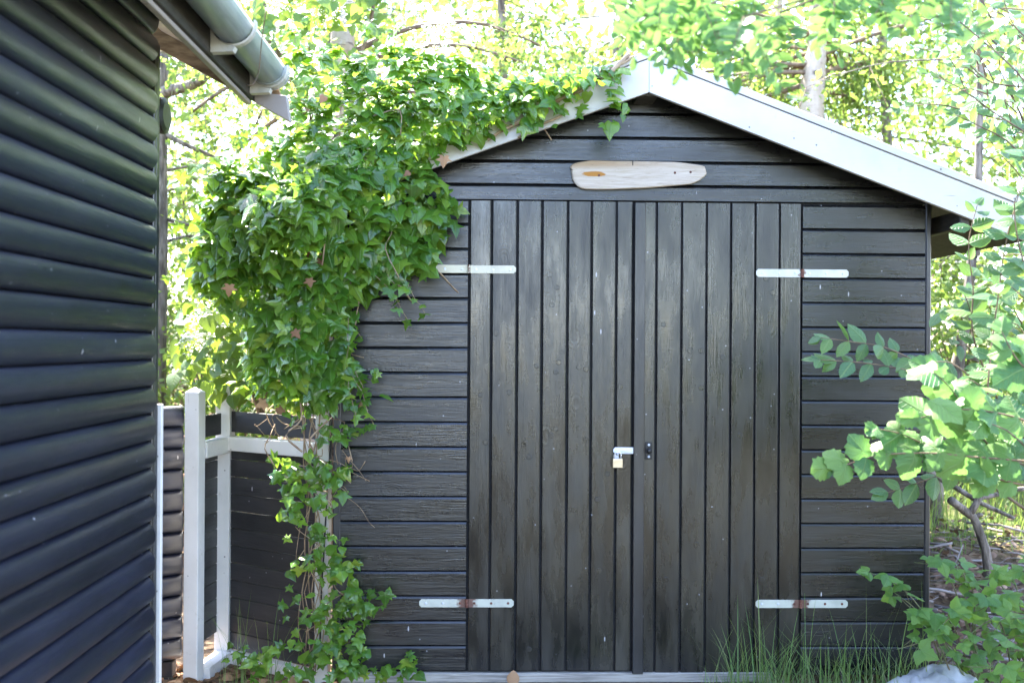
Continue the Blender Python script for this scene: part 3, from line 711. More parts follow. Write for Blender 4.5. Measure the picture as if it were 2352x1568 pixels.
# log fence further left
lf = thing('fence', 'dark half log fence between the house corner and the first white post', 'fence', (-1.8, 4.5, -.05))
l0, l1 = Vector((-1.462, 4.79, 0)), Vector((-2.35, 4.16, 0))
lfm = log_mesh('half_log', (l1-l0).length, M['logs'], pit=.1)
ang = math.atan2((l0-l1).y, (l0-l1).x)-math.pi/2
for k in range(12):
    o = link('half_log', lfm, lf, (l0.x+random.uniform(-.002, .002), l0.y, .0+.1*k+.05)); o.rotation_euler.z = ang
plan_box('backing_board', l0+Vector((.004, -.004, 0)), l1, 0, 1.198, .012, M['dark'], lf, 0, .010)
box('foot', (-1.545, 4.73, -.16), (-1.485, 4.79, -.004), M['panel'], lf, .003)

# black cable down the shed corner post
cb = [P(770, 600, 4.6), P(767, 760, 4.6), P(764, 930, 4.6), P(758, 1040, 4.6), P(752, 1120, 4.6), P(745, 1250, 4.6), P(738, 1360, 4.6), P(735, 1480, 4.6)]
tag(tubes('cable', [(smooth_path(cb), .004)], M['cable'], None, cb[-1]), 'thin black cable running down the white corner post through the ivy', 'cable')

#VEGETATION
# ------------------------------------------------------------------ trees behind
def vec(a): return np.array(a, float)
def grow(path_fn_list, per, spread, size, droop=.5, up=.6):
    """leaves scattered along twig polylines -> arrays p, n, tip, size"""
    ps = []
    for pts in path_fn_list:
        pts = np.array(pts); k = per
        t = rng.random(k)**.8*(len(pts)-1); i = np.minimum(t.astype(int), len(pts)-2); f = (t-i)[:, None]
        ps.append(pts[i]*(1-f)+pts[i+1]*f+rnorm(k, spread))
    p = np.concatenate(ps); k = len(p)
    n = rnorm(k, .55)+np.array([0, -.25, up]); tip = rnorm(k, .6)+np.array([0, -.1, -droop])
    return p, n, tip, size*rng.uniform(.65, 1.25, k)
def tree(name, label, base, h, r, lean=(0, 0), limbs=26, zr=(1.2, 6), reach=(1.0, 2.4), per=26, twigs=7, leaf=.055, mat='birchleaf', bark='birch', tp=DIAM, group=None, azr=(0, 360), path=None, spread=.07, up=.5):
    x, y = base; z0 = float(gz(x, y))-.05
    t = thing(name, label, 'tree', (x, y, z0), group)
    if path is None:
        path = [(x+lean[0]*k/6+random.uniform(-.04, .04)*(k > 0), y+lean[1]*k/6, z0+h*k/6) for k in range(7)]
    pth = smooth_path(path, 5); n = len(pth); rr = [r*(1.25 if i == 0 else 1)*(1-.75*i/n)*random.uniform(.94, 1.06) for i in range(n)]
    tubes('trunk', [(pth, rr)], M[bark], t, path[0], 14)
    L, tw, lv = [], [], []
    for _ in range(limbs):
        zz = random.uniform(*zr); f = min(.97, (zz-path[0][2])/(path[-1][2]-path[0][2])); s = pth[int(f*(n-1))]
        az = R(random.uniform(*azr)); ln = random.uniform(*reach)*(1-.35*f); e = random.uniform(.1, .7)
        d = Vector((math.cos(az), math.sin(az), e)); pts = [s]
        for k in range(4): d.z -= .22; d += Vector(rng.normal(0, .13, 3)); pts.append(pts[-1]+d.normalized()*ln/4)
        pp = smooth_path(pts, 2); r0 = max(.008, r*.22*(1-f*.6)); L.append((pp, [r0*(1-.8*k/len(pp)) for k in range(len(pp))]))
        for _ in range(twigs):
            q = pp[random.randint(2, len(pp)-1)]; d2 = Vector(rng.normal(0, .6, 3)); d2.z -= .35; tl = random.uniform(.3, .8); p3 = [q]
            for k in range(3): d2.z -= .25; p3.append(p3[-1]+d2.normalized()*tl/3)
            tw.append((p3, [.004, .003, .002, .0012])); lv.append([tuple(v) for v in p3])
        lv.append([tuple(v) for v in pp[3:]])
    tubes('branch', L, M['bark' if bark == 'bark' else 'twig'], t, path[0], 6, split=True)
    tubes('twigs', tw, M['twig'], t, path[0], 3)['kind'] = 'stuff'
    p, nn, tip, s = grow(lv, per, spread, leaf, .6, up)
    link('crown', leaves_mesh('crown', p, nn, tip, s, tp, M[mat], path[0]), t, path[0])
    return t
G = 'trees behind the shed'
def bpath(pts, Y):
    p = [P(x, y, Y) for x, y in pts]; return [tuple(q) for q in p]
def ext(p, top):                                   # continue a measured trunk to ground and up
    lo = Vector(p[0]); g0 = Vector((lo.x, lo.y, float(gz(lo.x, lo.y))-.05)); hi = Vector(p[-1])
    return [tuple(g0)]+p+[(hi.x+.05, hi.y+.05, top*.7+hi.z*.3), (hi.x+.1, hi.y+.1, top)]
pa = ext(bpath([(1862, 300), (1872, 150), (1880, 20)], 9.0), 9)
tree('birch_tree', 'thick white birch trunk with drooping twigs behind the right roof slope', pa[0][:2], 9, .135, path=pa, zr=(2.4, 6.5), limbs=34, reach=(1.2, 2.8), per=30, group=G, azr=(-10, 190))
pb = ext(bpath([(1800, 300), (1797, 150), (1790, 20)], 10.6), 9)
tree('birch_tree', 'thin pale trunk just left of the thick birch behind the roof', pb[0][:2], 9, .06, path=pb, zr=(2.4, 6.5), limbs=22, per=26, group=G, azr=(-10, 190))
pc_ = ext(bpath([(745, 330), (752, 240), (775, 120), (790, 10)], 6.9), 9)
tree('birch_tree', 'stout birch trunk rising out of the ivy and hydrangea', pc_[0][:2], 9, .16, path=pc_, zr=(3.0, 4.7), limbs=14, reach=(1, 2.0), per=24, group=G, azr=(-10, 190))
pd = ext(bpath([(358, 900), (366, 560), (370, 200)], 7.2), 8)
td = tree('gnarled_tree', 'rough barked tree half hidden behind the corner of the dark house', pd[0][:2], 8, .085, bark='bark', path=pd, zr=(2.6, 4.8), limbs=12, reach=(1, 2), per=26, mat='farleaf', leaf=.065, group=G)
bl = smooth_path([P(366, 215, 7.2), P(400, 206, 7.1), P(440, 195, 7.0), P(470, 178, 6.9), P(520, 120, 6.8), P(590, 40, 6.7), P(640, -60, 6.7)], 4)
bl2 = smooth_path([P(366, 300, 7.2), P(420, 330, 7.2), P(490, 360, 7.3), P(560, 400, 7.4)], 4)
tubes('branch', [(bl, [.045-.0012*i for i in range(len(bl))]), (bl2, [.022-.0012*i for i in range(len(bl2))])], M['bark'], td, pd[0], 8, split=True)
pe = ext(bpath([(2146, 1190), (2155, 1050), (2187, 900), (2213, 760), (2232, 600), (2246, 480)], 6.8), 6.5)
tree('leaning_tree', 'slim leaning grey trunk beyond the right corner of the shed', pe[0][:2], 6, .062, bark='bark', path=pe, zr=(2.4, 5.5), limbs=14, reach=(.8, 1.8), per=26, mat='farleaf', leaf=.06, group=G)
more = [(-3.6, 9.5, .07, 'slender tree in the sunlit gap behind the log fence'), (-2.2, 12.2, .09, 'tall leafy tree far back above the ivy'), (.2, 9.6, .06, 'young tree with drooping twigs above the left roof slope'), (1.4, 12.0, .10, 'leafy tree far back above the gable'),
        (4.4, 10.5, .08, 'leafy tree beyond the right end of the roof'), (6.0, 8.4, .07, 'young tree at the right edge of the picture'), (-5.6, 12.5, .11, 'broad tree far behind the dark house')]
for x, y, r, lab in more:
    tree('leafy_tree', lab, (x, y), 8.5, r, (random.uniform(-.5, .5), .2), bark=random.choice(['bark', 'birch']), zr=(1.5, 6.5), limbs=44, reach=(1.0, 2.8), per=34, mat=random.choice(['farleaf', 'birchleaf']), leaf=.07, group=G)
# bushes of the undergrowth
def bush(label, x, y, h, r, n, mat='farleaf', leaf=.06, tp=DIAM):
    z0 = float(gz(x, y)); t = thing('bush', label, 'bush', (x, y, z0), 'bushes in the undergrowth'); st_, lv = [], []
    for k in range(26):
        a = random.uniform(0, 6.28); e = random.uniform(.15, 1); ln = h*random.uniform(.5, 1.05)
        p1 = Vector((x+random.uniform(-.1, .1), y+random.uniform(-.1, .1), z0)); tip = Vector((x+math.cos(a)*r*e, y+math.sin(a)*r*e, z0+ln*(1.1-.35*e)))
        mid = (p1+tip)/2+Vector((0, 0, .18*ln)); pp = smooth_path([p1, mid, tip], 4); st_.append((pp, [.009*(1-.8*i/len(pp)) for i in range(len(pp))])); lv.append([tuple(v) for v in pp[1:]])
    tubes('stem', st_, M['twig'], t, (x, y, z0), 4, split=True)
    p, nn, tip, s = grow(lv, n//26, .13, leaf, .3, .8)
    link('foliage', leaves_mesh('foliage', p, nn, tip, s, tp, M[mat], (x, y, z0)), t, (x, y, z0))
for lab, x, y, h, r, n in (('bright green bush in the gap behind the log fence', -3.0, 8.6, 1.5, .9, 2600), ('pale bush high on the bank beyond the house corner', -4.4, 10.5, 2.2, 1.2, 2600), ('leafy bush behind the hanging ivy', -1.9, 7.2, 1.7, .7, 2400),
                            ('sunlit bush beyond the leaning trunk', 3.9, 8.2, 1.9, .8, 2600), ('wide bush at the far right behind the hazel', 5.3, 7.4, 2.2, 1.0, 3000), ('light green bush just past the shed side wall', 3.1, 10.2, 2.4, .9, 2600)):
    bush(lab, x, y, h, r, n)
# unseen bushes and trees, added to shape the reflections in the glossy paint
for lab, x, y, h, r, n in (('unseen low bush added to shape reflections in the right half of the shed', 4.4, -1.6, 1.9, 1.1, 1800), ('unseen wide bush added for the shed paint reflections further out on the lawn', 4.2, -4.4, 2.2, 1.3, 1800),
                            ('unseen low bush added for paint reflections across the lawn opposite the dark house', -2.5, -11.5, 1.5, 1.5, 1800), ('unseen round bush added for reflections far out on the lawn opposite the shed doors', 3.6, -10.0, 2.2, 1.5, 1800)):
    bush(lab, x, y, h, r, n, leaf=.11)
tree('leafy_tree', 'unseen tall tree added to darken reflections in the right shed wall', (4.7, -3.0), 6.0, .1, bark='bark', zr=(.8, 5.4), limbs=40, reach=(1.2, 2.2), per=30, mat='farleaf', leaf=.13)
tree('leafy_tree', 'unseen smaller tree added farther out to darken reflections in the right shed wall', (5.6, -6.0), 6.0, .1, bark='bark', zr=(1.2, 5.2), limbs=30, reach=(1.2, 2.4), per=24, mat='farleaf', leaf=.11)
# far woodland
def woodland():
    k = 64000; x = rng.uniform(-26, 26, k); y = rng.uniform(15, 27, k); z = gz(x, y)+rng.random(k)**.8*10
    cl = np.sin(x*1.1+y*.7)+np.sin(z*1.3+x*.6)+np.sin(y*1.9-z*.8); keep = cl+rng.normal(0, .7, k) > -.8
    p = np.stack([x, y, z], 1)[keep]; k = len(p)
    o = link('woodland', leaves_mesh('woodland', p, rnorm(k, .6)+vec((0, -.3, .5)), rnorm(k, .6)+vec((0, 0, -.6)), rng.uniform(.16, .34, k), DIAM, M['farleaf']))
    tag(o, 'sunlit woodland far behind the shed', 'woodland', kind='stuff')
woodland()
# climbing hydrangea on the birch and beside the ivy
def hydrangea(label, Y, leafpoly, n, flowers, stems, size, holes=()):
    root = stems[0][0]; z0 = P(*root, Y)
    t = thing('climbing_hydrangea', label, 'climbing plant', z0, 'climbing hydrangeas')
    w_ = [(P(x, y, Y).x, P(x, y, Y).z) for x, y in leafpoly]; a = np.array(w_)
    x = rng.uniform(a[:, 0].min(), a[:, 0].max(), n*4); z = rng.uniform(a[:, 1].min(), a[:, 1].max(), n*4); ok = in_poly(x, z, w_)
    for h in holes: ok &= ~in_poly(x, z, [(P(a_, b_, Y).x, P(a_, b_, Y).z) for a_, b_ in h])
    x, z = x[ok][:n], z[ok][:n]; k = len(x)
    p = np.stack([x, Y-.12+rng.normal(0, .12, k), z], 1); nn = rnorm(k, .45)+vec((0, -.8, .6)); tip = rnorm(k, .5)+vec((0, -.2, -1)); s = size*rng.uniform(.7, 1.2, k)
    m = min(k, 90); leaf_objs('hydrangea_leaf', p[:m], nn[:m], tip[:m], s[:m], HEART, M['hydr'], t)
    if k > m: link('leaves', leaves_mesh('leaves', p[m:], nn[m:], tip[m:], s[m:], HEART, M['hydr'], z0), t, z0)['kind'] = 'stuff'
    tubes('stem', [(smooth_path([P(x_, y_, Y) for x_, y_ in pts], 3), .012) for pts in stems], M['twig'], t, z0, split=True)
    for fx, fy, fr in flowers:
        c = np.array(P(fx, fy, Y-.2)); k = 260; ang = rng.uniform(0, 6.28, k); rad = np.sqrt(rng.random(k))*fr
        q = np.stack([c[0]+rad*np.cos(ang), c[1]-.02+rad*np.sin(ang)*.6+rng.normal(0, .012, k), c[2]-rad*np.sin(ang)*.55+.02*np.cos(rad/fr*1.5)+rng.normal(0, .012, k)], 1)
        link('flower_head', leaves_mesh('flower_head', q, rnorm(k, .4)+vec((0, -.5, .8)), rnorm(k), rng.uniform(.010, .026, k), DIAM, M['flower'], c), t, c)['kind'] = 'stuff'
hydrangea('climbing hydrangea with cream flower heads on the birch trunk above the ivy', 6.5, [(580, -30), (900, -40), (890, 60), (850, 170), (760, 240), (640, 230), (600, 120)], 230, [(690, 5, .14), (745, 25, .15), (620, 10, .10), (990, 110, .16), (735, 290, .09), (1010, 60, .10)], [[(745, 330), (800, 200), (850, 60), (860, -40)], [(745, 330), (700, 240), (640, 120), (560, 40)]], .10, [[(735, 50), (840, 55), (830, 125), (735, 130)]])
hydrangea('climbing hydrangea with a faded cream flower head left of the hanging ivy', 5.15, [(425, 880), (430, 720), (480, 660), (600, 640), (650, 700), (660, 800), (590, 915), (500, 915)], 210, [(480, 750, .12), (455, 790, .09), (530, 700, .09)], [[(600, 960), (560, 850), (500, 760)], [(600, 960), (620, 800), (560, 690)]], .085)

# ------------------------------------------------------------------ ivy
IP = [(1460, 150), (1400, 140), (1330, 150), (1250, 160), (1150, 165), (1080, 120), (1020, 110), (960, 100), (900, 88), (840, 105), (760, 96), (690, 92), (640, 118), (690, 190), (660, 255), (610, 335), (540, 345), (480, 365), (465, 420), (455, 520), (435, 590), (440, 650), (500, 680), (540, 720), (560, 800), (580, 870), (600, 900), (640, 905), (690, 900), (745, 930), (790, 900), (812, 850), (790, 800), (800, 730), (815, 680), (865, 630), (930, 630), (985, 600), (1005, 540), (1040, 510), (1045, 470), (1010, 400), (1000, 370), (1080, 335), (1180, 290), (1280, 285), (1350, 270), (1405, 285), (1450, 255), (1430, 200)]
HOLES = [[(985, 345), (1080, 300), (1200, 250), (1330, 200), (1460, 140), (1470, 260), (1360, 290), (1330, 262), (1200, 335), (1010, 410)], [(640, 140), (720, 130), (800, 150), (760, 215), (690, 220)]]
def to_xz(poly, Y): return [(P(x, y, Y).x, P(x, y, Y).z) for x, y in poly]
def ivy():
    root = Vector((-.74, 4.55, -.08)); t = thing('ivy', 'glossy green ivy climbing the corner post and smothering the left roof slope', 'ivy', root)
    W = to_xz(IP, 4.33); a = np.array(W); holes = [to_xz(h, 4.33) for h in HOLES]
    n = 8200; x = rng.uniform(a[:, 0].min(), a[:, 0].max(), n); z = rng.uniform(a[:, 1].min(), a[:, 1].max(), n); ok = in_poly(x, z, W)
    for h in holes: ok &= ~(in_poly(x, z, h) & (rng.random(n) > .17))
    x, z = x[ok], z[ok]; k = len(x)
    d = edge_dist(x, z, W); lump = .05*np.sin(x*9+z*4)+.05*np.sin(z*11-x*5)
    yf = 4.36-.75*np.minimum(d, .30)-lump*np.minimum(1, d*6)
    deep = rng.random(k) > .62; y = yf+np.abs(rng.normal(0, .035, k)); y = np.where(deep, yf+.05+rng.random(k)*.5, y)
    zroof = AZ+.16-SLf*np.abs(x-AX)
    inroof = (x > XEL-.02) & (z < zroof) & (z > zroof-.26); y = np.where(inroof, np.minimum(y, 4.36-.02*rng.random(k)), y)
    under = (x > XL-.06) & (z <= zroof-.25); y = np.where(under, np.minimum(y, 4.53-.05*rng.random(k)), y)
    # leaves lying on the roof behind the edge
    sizes = np.where((z < 2.25) & (x < -.1), .076, .064)*rng.uniform(.55, 1.35, k)
    cx, cz = np.mean(x), np.mean(z)
    top = sstep(z-zroof, -.15, .2)
    nn = rnorm(k, .5)+np.stack([(x-cx)*.25, -np.ones(k)*(1-.45*top), .6+.75*top], 1)
    tip = rnorm(k, .55)+np.stack([(x-cx)*.35, -.35*np.ones(k), -np.ones(k)], 1)
    p = np.stack([x, y, z], 1)
    # lower stems with clumps
    S = [(745, 1085, 55, 32, 30), (690, 1100, 50, 30, 22), (735, 1150, 55, 40, 26), (745, 1220, 40, 40, 20), (735, 1290, 55, 30, 26), (790, 1300, 40, 28, 20), (760, 1400, 70, 45, 44), (840, 1380, 45, 30, 20), (790, 1470, 60, 50, 44), (720, 1500, 45, 50, 24), (800, 1530, 45, 25, 24),
         (845, 875, 20, 30, 8), (820, 930, 24, 30, 9), (800, 985, 40, 26, 12), (585, 1500, 60, 25, 26), (640, 1540, 60, 25, 16), (870, 1545, 40, 10, 9), (940, 1520, 28, 22, 9), (930, 1545, 30, 12, 6), (655, 1075, 30, 25, 9), (690, 1180, 30, 20, 8), (695, 935, 45, 34, 26), (625, 900, 45, 30, 26), (570, 860, 30, 40, 14)]
    ps, ss, sprigs = [], [], []
    for px, py, rx_, ry_, m in S:
        Yc = 4.52 if px > 770 else 4.56
        for _ in range(int(m*.95)):
            q = P(px+random.gauss(0, rx_*.62), py+random.gauss(0, ry_*.62), Yc-abs(random.gauss(0, .05))-.02)
            q.z = max(q.z, -.06); ps.append(q); ss.append(random.uniform(.034, .066))
    for _ in range(70):
        j = random.randrange(len(IP)); a_, b_ = IP[j], IP[(j+1) % len(IP)]; f_ = random.random(); ex, ey = a_[0]+(b_[0]-a_[0])*f_, a_[1]+(b_[1]-a_[1])*f_
        if ex > 930 or (ex < 640 and ey > 640): continue
        vx, vy = ex-720+random.gauss(0, 120), ey-480+random.gauss(60, 120); L_ = math.hypot(vx, vy)+1e-6; q = P(ex, ey, random.uniform(4.1, 4.45)); dd = Vector((vx/L_, random.gauss(-.15, .3), -vy/L_-.15)); tw = [q.copy()]
        for kk in range(random.randint(3, 6)):
            q = q+dd*.032+Vector(rng.normal(0, .008, 3)); dd.z -= .10; q.y = min(q.y, 4.5); ps.append(q.copy()); ss.append(random.uniform(.03, .06)); tw.append(q.copy())
        sprigs.append((tw, .0013))
    ps = np.array(ps); m = len(ps); n2 = rnorm(m, .4)+vec((0, -.75, .75)); t2 = rnorm(m, .7)+vec((0, -.35, -.8))
    p = np.concatenate([p, ps]); nn = np.concatenate([nn, n2]); tip = np.concatenate([tip, t2]); sizes = np.concatenate([sizes, ss]); yf = np.concatenate([yf, ps[:, 1]])
    view = p-np.array([0, 0, CAM_H]); view /= np.linalg.norm(view, axis=1, keepdims=True); un = nn/np.linalg.norm(nn, axis=1, keepdims=True)
    score = sizes*(.3+np.abs((un*view).sum(1)))*np.exp(-np.maximum(p[:, 1]-yf, 0)*18)
    o = np.argsort(-score); A, B = o[:300], o[300:]
    leaf_objs('ivy_leaf', p[A], nn[A], tip[A], sizes[A], IVY, M['ivy'], t)
    link('leaves', leaves_mesh('leaves', p[B], nn[B], tip[B], sizes[B], IVY, M['ivy'], root), t, root)['kind'] = 'stuff'
    # stems
    L = []
    for i in range(7):
        x0 = random.uniform(690, 745); path = [(x0+random.uniform(-25, 25), 1550, 4.58)]
        for yy in range(1450, 560, -90): path.append((716+random.uniform(-32, 30)-(1500-yy)*.004, yy, 4.60-random.uniform(0, .05)))
        L.append((smooth_path([P(*q) for q in path], 3), random.uniform(.0018, .0042)))
    for i in range(28):                                   # loose dead sprays
        px, py = random.choice([(690, 1000), (740, 960), (700, 1040), (780, 1050), (720, 1240), (730, 1420), (750, 1330), (650, 960), (760, 1130)])
        q = [(px+random.gauss(0, 20), py+random.gauss(0, 20), 4.54)]
        for _ in range(3): q.append((q[-1][0]+random.gauss(0, 22), q[-1][1]+random.gauss(12, 22), 4.54-random.uniform(0, .05)))
        L.append((smooth_path([P(*v) for v in q], 3), random.uniform(.0012, .0028)))
    for px, py in ((1180, 290), (1230, 262), (1300, 225), (1400, 160), (1340, 200), (1250, 285)):
        q = [P(px-60, py+32, 4.36), P(px-20, py+6, 4.36), P(px+30, py-14, 4.36), P(px+55, py-30, 4.37)]; L.append((smooth_path(q, 3), random.uniform(.004, .008)))
    L.append((smooth_path([P(1375, 195, 4.36), P(1400, 170, 4.35), P(1425, 145, 4.36), P(1445, 125, 4.38)], 3), .011))
    for i in range(26):
        v = p[random.randrange(k)]; q = [Vector(v)+Vector((0, .03, 0))]
        for _ in range(3): q.append(q[-1]+Vector((random.gauss(0, .06), random.gauss(-.005, .02), random.gauss(-.06, .06))))
        L.append((smooth_path(q, 3), random.uniform(.002, .005)))
    tubes('stem', L[:7]+L[35:42], M['ivystem'], t, root, 6, split=True); tubes('twigs', L[7:35]+L[42:]+sprigs, M['ivystem'], t, root, 4, kind='stuff')
    # withered and yellow leaves caught in it
    D = [(722, 577, .085), (527, 655, .05), (610, 925, .05), (640, 935, .05), (600, 880, .03), (785, 845, .035), (800, 1050, .03), (830, 925, .03), (640, 500, .05), (710, 640, .04), (675, 760, .04), (1020, 360, .05), (745, 220, .04), (940, 395, .03)]
    dp = np.array([P(x_, y_, 4.20 if y_ < 800 else 4.42) for x_, y_, _ in D])
    leaf_objs('withered_leaf', dp, rnorm(len(D), .3)+vec((0, -1, .2)), rnorm(len(D), .5)+vec((0, 0, -1)), np.array([s for _, _, s in D]), IVY, M['dryleaf'], t, 'withered_leaf')
ivy()

# ------------------------------------------------------------------ shrubs at the right
def shoot(px, Y0, Y1, spacing, size, out, flat=.5, per=2):
    """leaves in pairs along a measured twig; returns twig path"""
    k = len(px); pts = smooth_path([P(x, y, Y0+(Y1-Y0)*i/(k-1)) for i, (x, y) in enumerate(px)], 8); acc = 0; sgn = 1
    for i in range(1, len(pts)):
        seg = pts[i]-pts[i-1]; acc += seg.length
        if acc >= spacing or i == len(pts)-1:
            acc = 0; d = seg.normalized(); sgn = -sgn
            for s in ((1, -1) if per == 2 else (sgn,)):
                sd_ = d.cross(Vector((0, -1, .3))).normalized()*s
                tip = sd_*.85+d*.6+Vector(rng.normal(0, .25, 3))
                if i == len(pts)-1: tip = d+Vector(rng.normal(0, .3, 3))
                nn = Vector((0, -1, flat))+Vector(rng.normal(0, .35, 3)); out.append((pts[i], nn, tip, size*random.uniform(.65, 1.2)*(1 if i < len(pts)-2 else .75)))
    return pts
def plant(name, label, cat, base, shoots, key, tp, mat, stem='twig', fill=None, maxobj=300, srad=.004):
    base = Vector(base); t = thing(name, label, cat, base); out, L = [], []
    for px, Y0, Y1, sp, sz, per in shoots:
        pts = shoot(px, Y0, Y1, sp, sz, out, random.uniform(.3, .9), per); L.append((pts, [srad*(1-.7*i/len(pts)) for i in range(len(pts))]))
    if fill:
        for poly, Ya, Yb, n, sz in fill:
            a = np.array(poly); c = 0
            while c < n:
                x, y = random.uniform(a[:, 0].min(), a[:, 0].max()), random.uniform(a[:, 1].min(), a[:, 1].max())
                if not in_poly(np.array([x]), np.array([y]), poly)[0]: continue
                c += 1; q = P(x, y, random.uniform(Ya, Yb)); out.append((q, Vector((0, -.7, .8))+Vector(rng.normal(0, .45, 3)), Vector((random.gauss(-.2, .6), random.gauss(-.2, .4), random.gauss(-.5, .5))), sz*random.uniform(.65, 1.2)))
                if c % 3 == 0: e = q+Vector((random.uniform(.05, .2), random.uniform(-.02, .1), random.uniform(-.18, .02))); L.append((smooth_path([q, (q+e)/2+Vector((0, 0, .02)), e], 2), [.0012, .0018, .0022, .0026, .003]))
    root = smooth_path([base, base+Vector((random.uniform(-.1, .1), 0, .5)), base+Vector((random.uniform(-.15, .1), 0, 1.1))], 4)
    for px, Y0, *_ in shoots:
        e = P(*px[0], Y0)
        if e.z > base.z+.1: m = (base+e)/2+Vector((.40, .05, -.15)); L.append((smooth_path([base+Vector((random.uniform(-.05, .05), random.uniform(-.05, .05), 0)), m, e], 5), [srad*2.2]*6+[srad*1.4]*5))
    tubes('stem', L[:len(shoots)], M[stem], t, base, 6, split=True); tubes('stem', L[len(shoots):], M[stem], t, base, 6, kind='stuff')
    out.sort(key=lambda q: -q[3]); p, n, ti, s = (np.array([list(q[i]) if i < 3 else q[i] for q in out]) for i in range(4))
    m = min(len(p), maxobj); leaf_objs(key, p[:m], n[:m], ti[:m], s[:m], tp, M[mat], t)
    if len(p) > m: link('leaves', leaves_mesh('leaves', p[m:], n[m:], ti[m:], s[m:], tp, M[mat], base), t, base)['kind'] = 'stuff'
    return t
plant('shrub', 'shrub with pointed bluish green leaves reaching in front of the right shed wall', 'shrub', (2.95, 3.75, -.05), [
    ([(2330, 990), (2220, 900), (2130, 845), (2040, 800), (1960, 785), (1885, 775)], 3.7, 3.75, .055, .085, 2), ([(2300, 960), (2180, 870), (2110, 855), (2020, 838), (1950, 830), (1880, 826)], 3.65, 3.75, .055, .08, 2),
    ([(2300, 1130), (2270, 940), (2275, 820), (2290, 700), (2310, 560), (2345, 430), (2380, 330)], 3.6, 3.5, .055, .082, 2), ([(2330, 1000), (2240, 790), (2235, 660), (2225, 560), (2245, 470)], 3.7, 3.6, .05, .08, 2),
    ([(2380, 700), (2340, 560), (2330, 470), (2345, 440)], 3.5, 3.45, .045, .078, 2), ([(2380, 1060), (2250, 1060), (2160, 1090), (2090, 1115), (2040, 1130)], 3.6, 3.7, .06, .085, 2), ([(2400, 900), (2340, 880), (2290, 860), (2240, 870)], 3.6, 3.6, .05, .085, 2)],
    'shrub_leaf', OVAL, 'shrub', fill=[([(2230, 960), (2360, 900), (2400, 1090), (2300, 1100), (2220, 1080)], 3.6, 4.1, 60, .08), ([(2300, 640), (2380, 600), (2380, 900), (2280, 860)], 3.6, 4.0, 40, .08), ([(2240, 560), (2352, 520), (2380, 700), (2250, 700)], 3.5, 3.8, 16, .07), ([(2150, 700), (2300, 620), (2352, 760), (2200, 830)], 3.7, 4.0, 34, .075)])
plant('hazel', 'hazel with broad round toothed leaves at the right edge', 'hazel', (2.75, 3.2, -.05), [
    ([(2380, 1080), (2270, 1020), (2190, 900), (2140, 850)], 3.3, 3.3, .07, .105, 2), ([(2380, 1060), (2250, 1050), (2130, 1040), (2020, 1045), (1950, 1065), (1910, 1075)], 3.2, 3.3, .065, .092, 2),
    ([(2400, 980), (2300, 950), (2200, 940), (2110, 960)], 3.2, 3.2, .07, .10, 2), ([(2400, 880), (2340, 830), (2300, 760)], 3.1, 3.1, .07, .10, 2), ([(2380, 1120), (2260, 1090), (2180, 1050), (2080, 1000), (2020, 985)], 3.25, 3.3, .07, .09, 2)],
    'hazel_leaf', HAZEL, 'hazel', fill=[([(2130, 830), (2300, 780), (2400, 760), (2400, 1060), (2220, 1060), (2120, 960)], 3.1, 3.4, 14, .10)])
plant('shrub', 'dark twiggy shrub top hanging in at the upper right', 'shrub', (2.75, 3.9, -.05), [
    ([(2400, 330), (2300, 270), (2200, 200), (2130, 170)], 3.7, 3.8, .05, .06, 2), ([(2400, 240), (2320, 150), (2240, 80), (2180, 30)], 3.6, 3.7, .05, .058, 2), ([(2400, 420), (2320, 330), (2250, 290), (2190, 262)], 3.7, 3.8, .05, .06, 2), ([(2400, 120), (2330, 60), (2300, -20)], 3.6, 3.6, .05, .06, 2),
    ([(2400, 200), (2280, 190), (2200, 130), (2100, 110)], 3.9, 4.0, .05, .055, 2), ([(2400, 300), (2240, 260), (2150, 240), (2060, 250)], 4.0, 4.1, .05, .055, 2)],
    'shrub_leaf', OVAL, 'shrub', fill=[([(2150, -20), (2400, -20), (2400, 420), (2250, 330), (2170, 200)], 3.7, 4.5, 220, .055)])
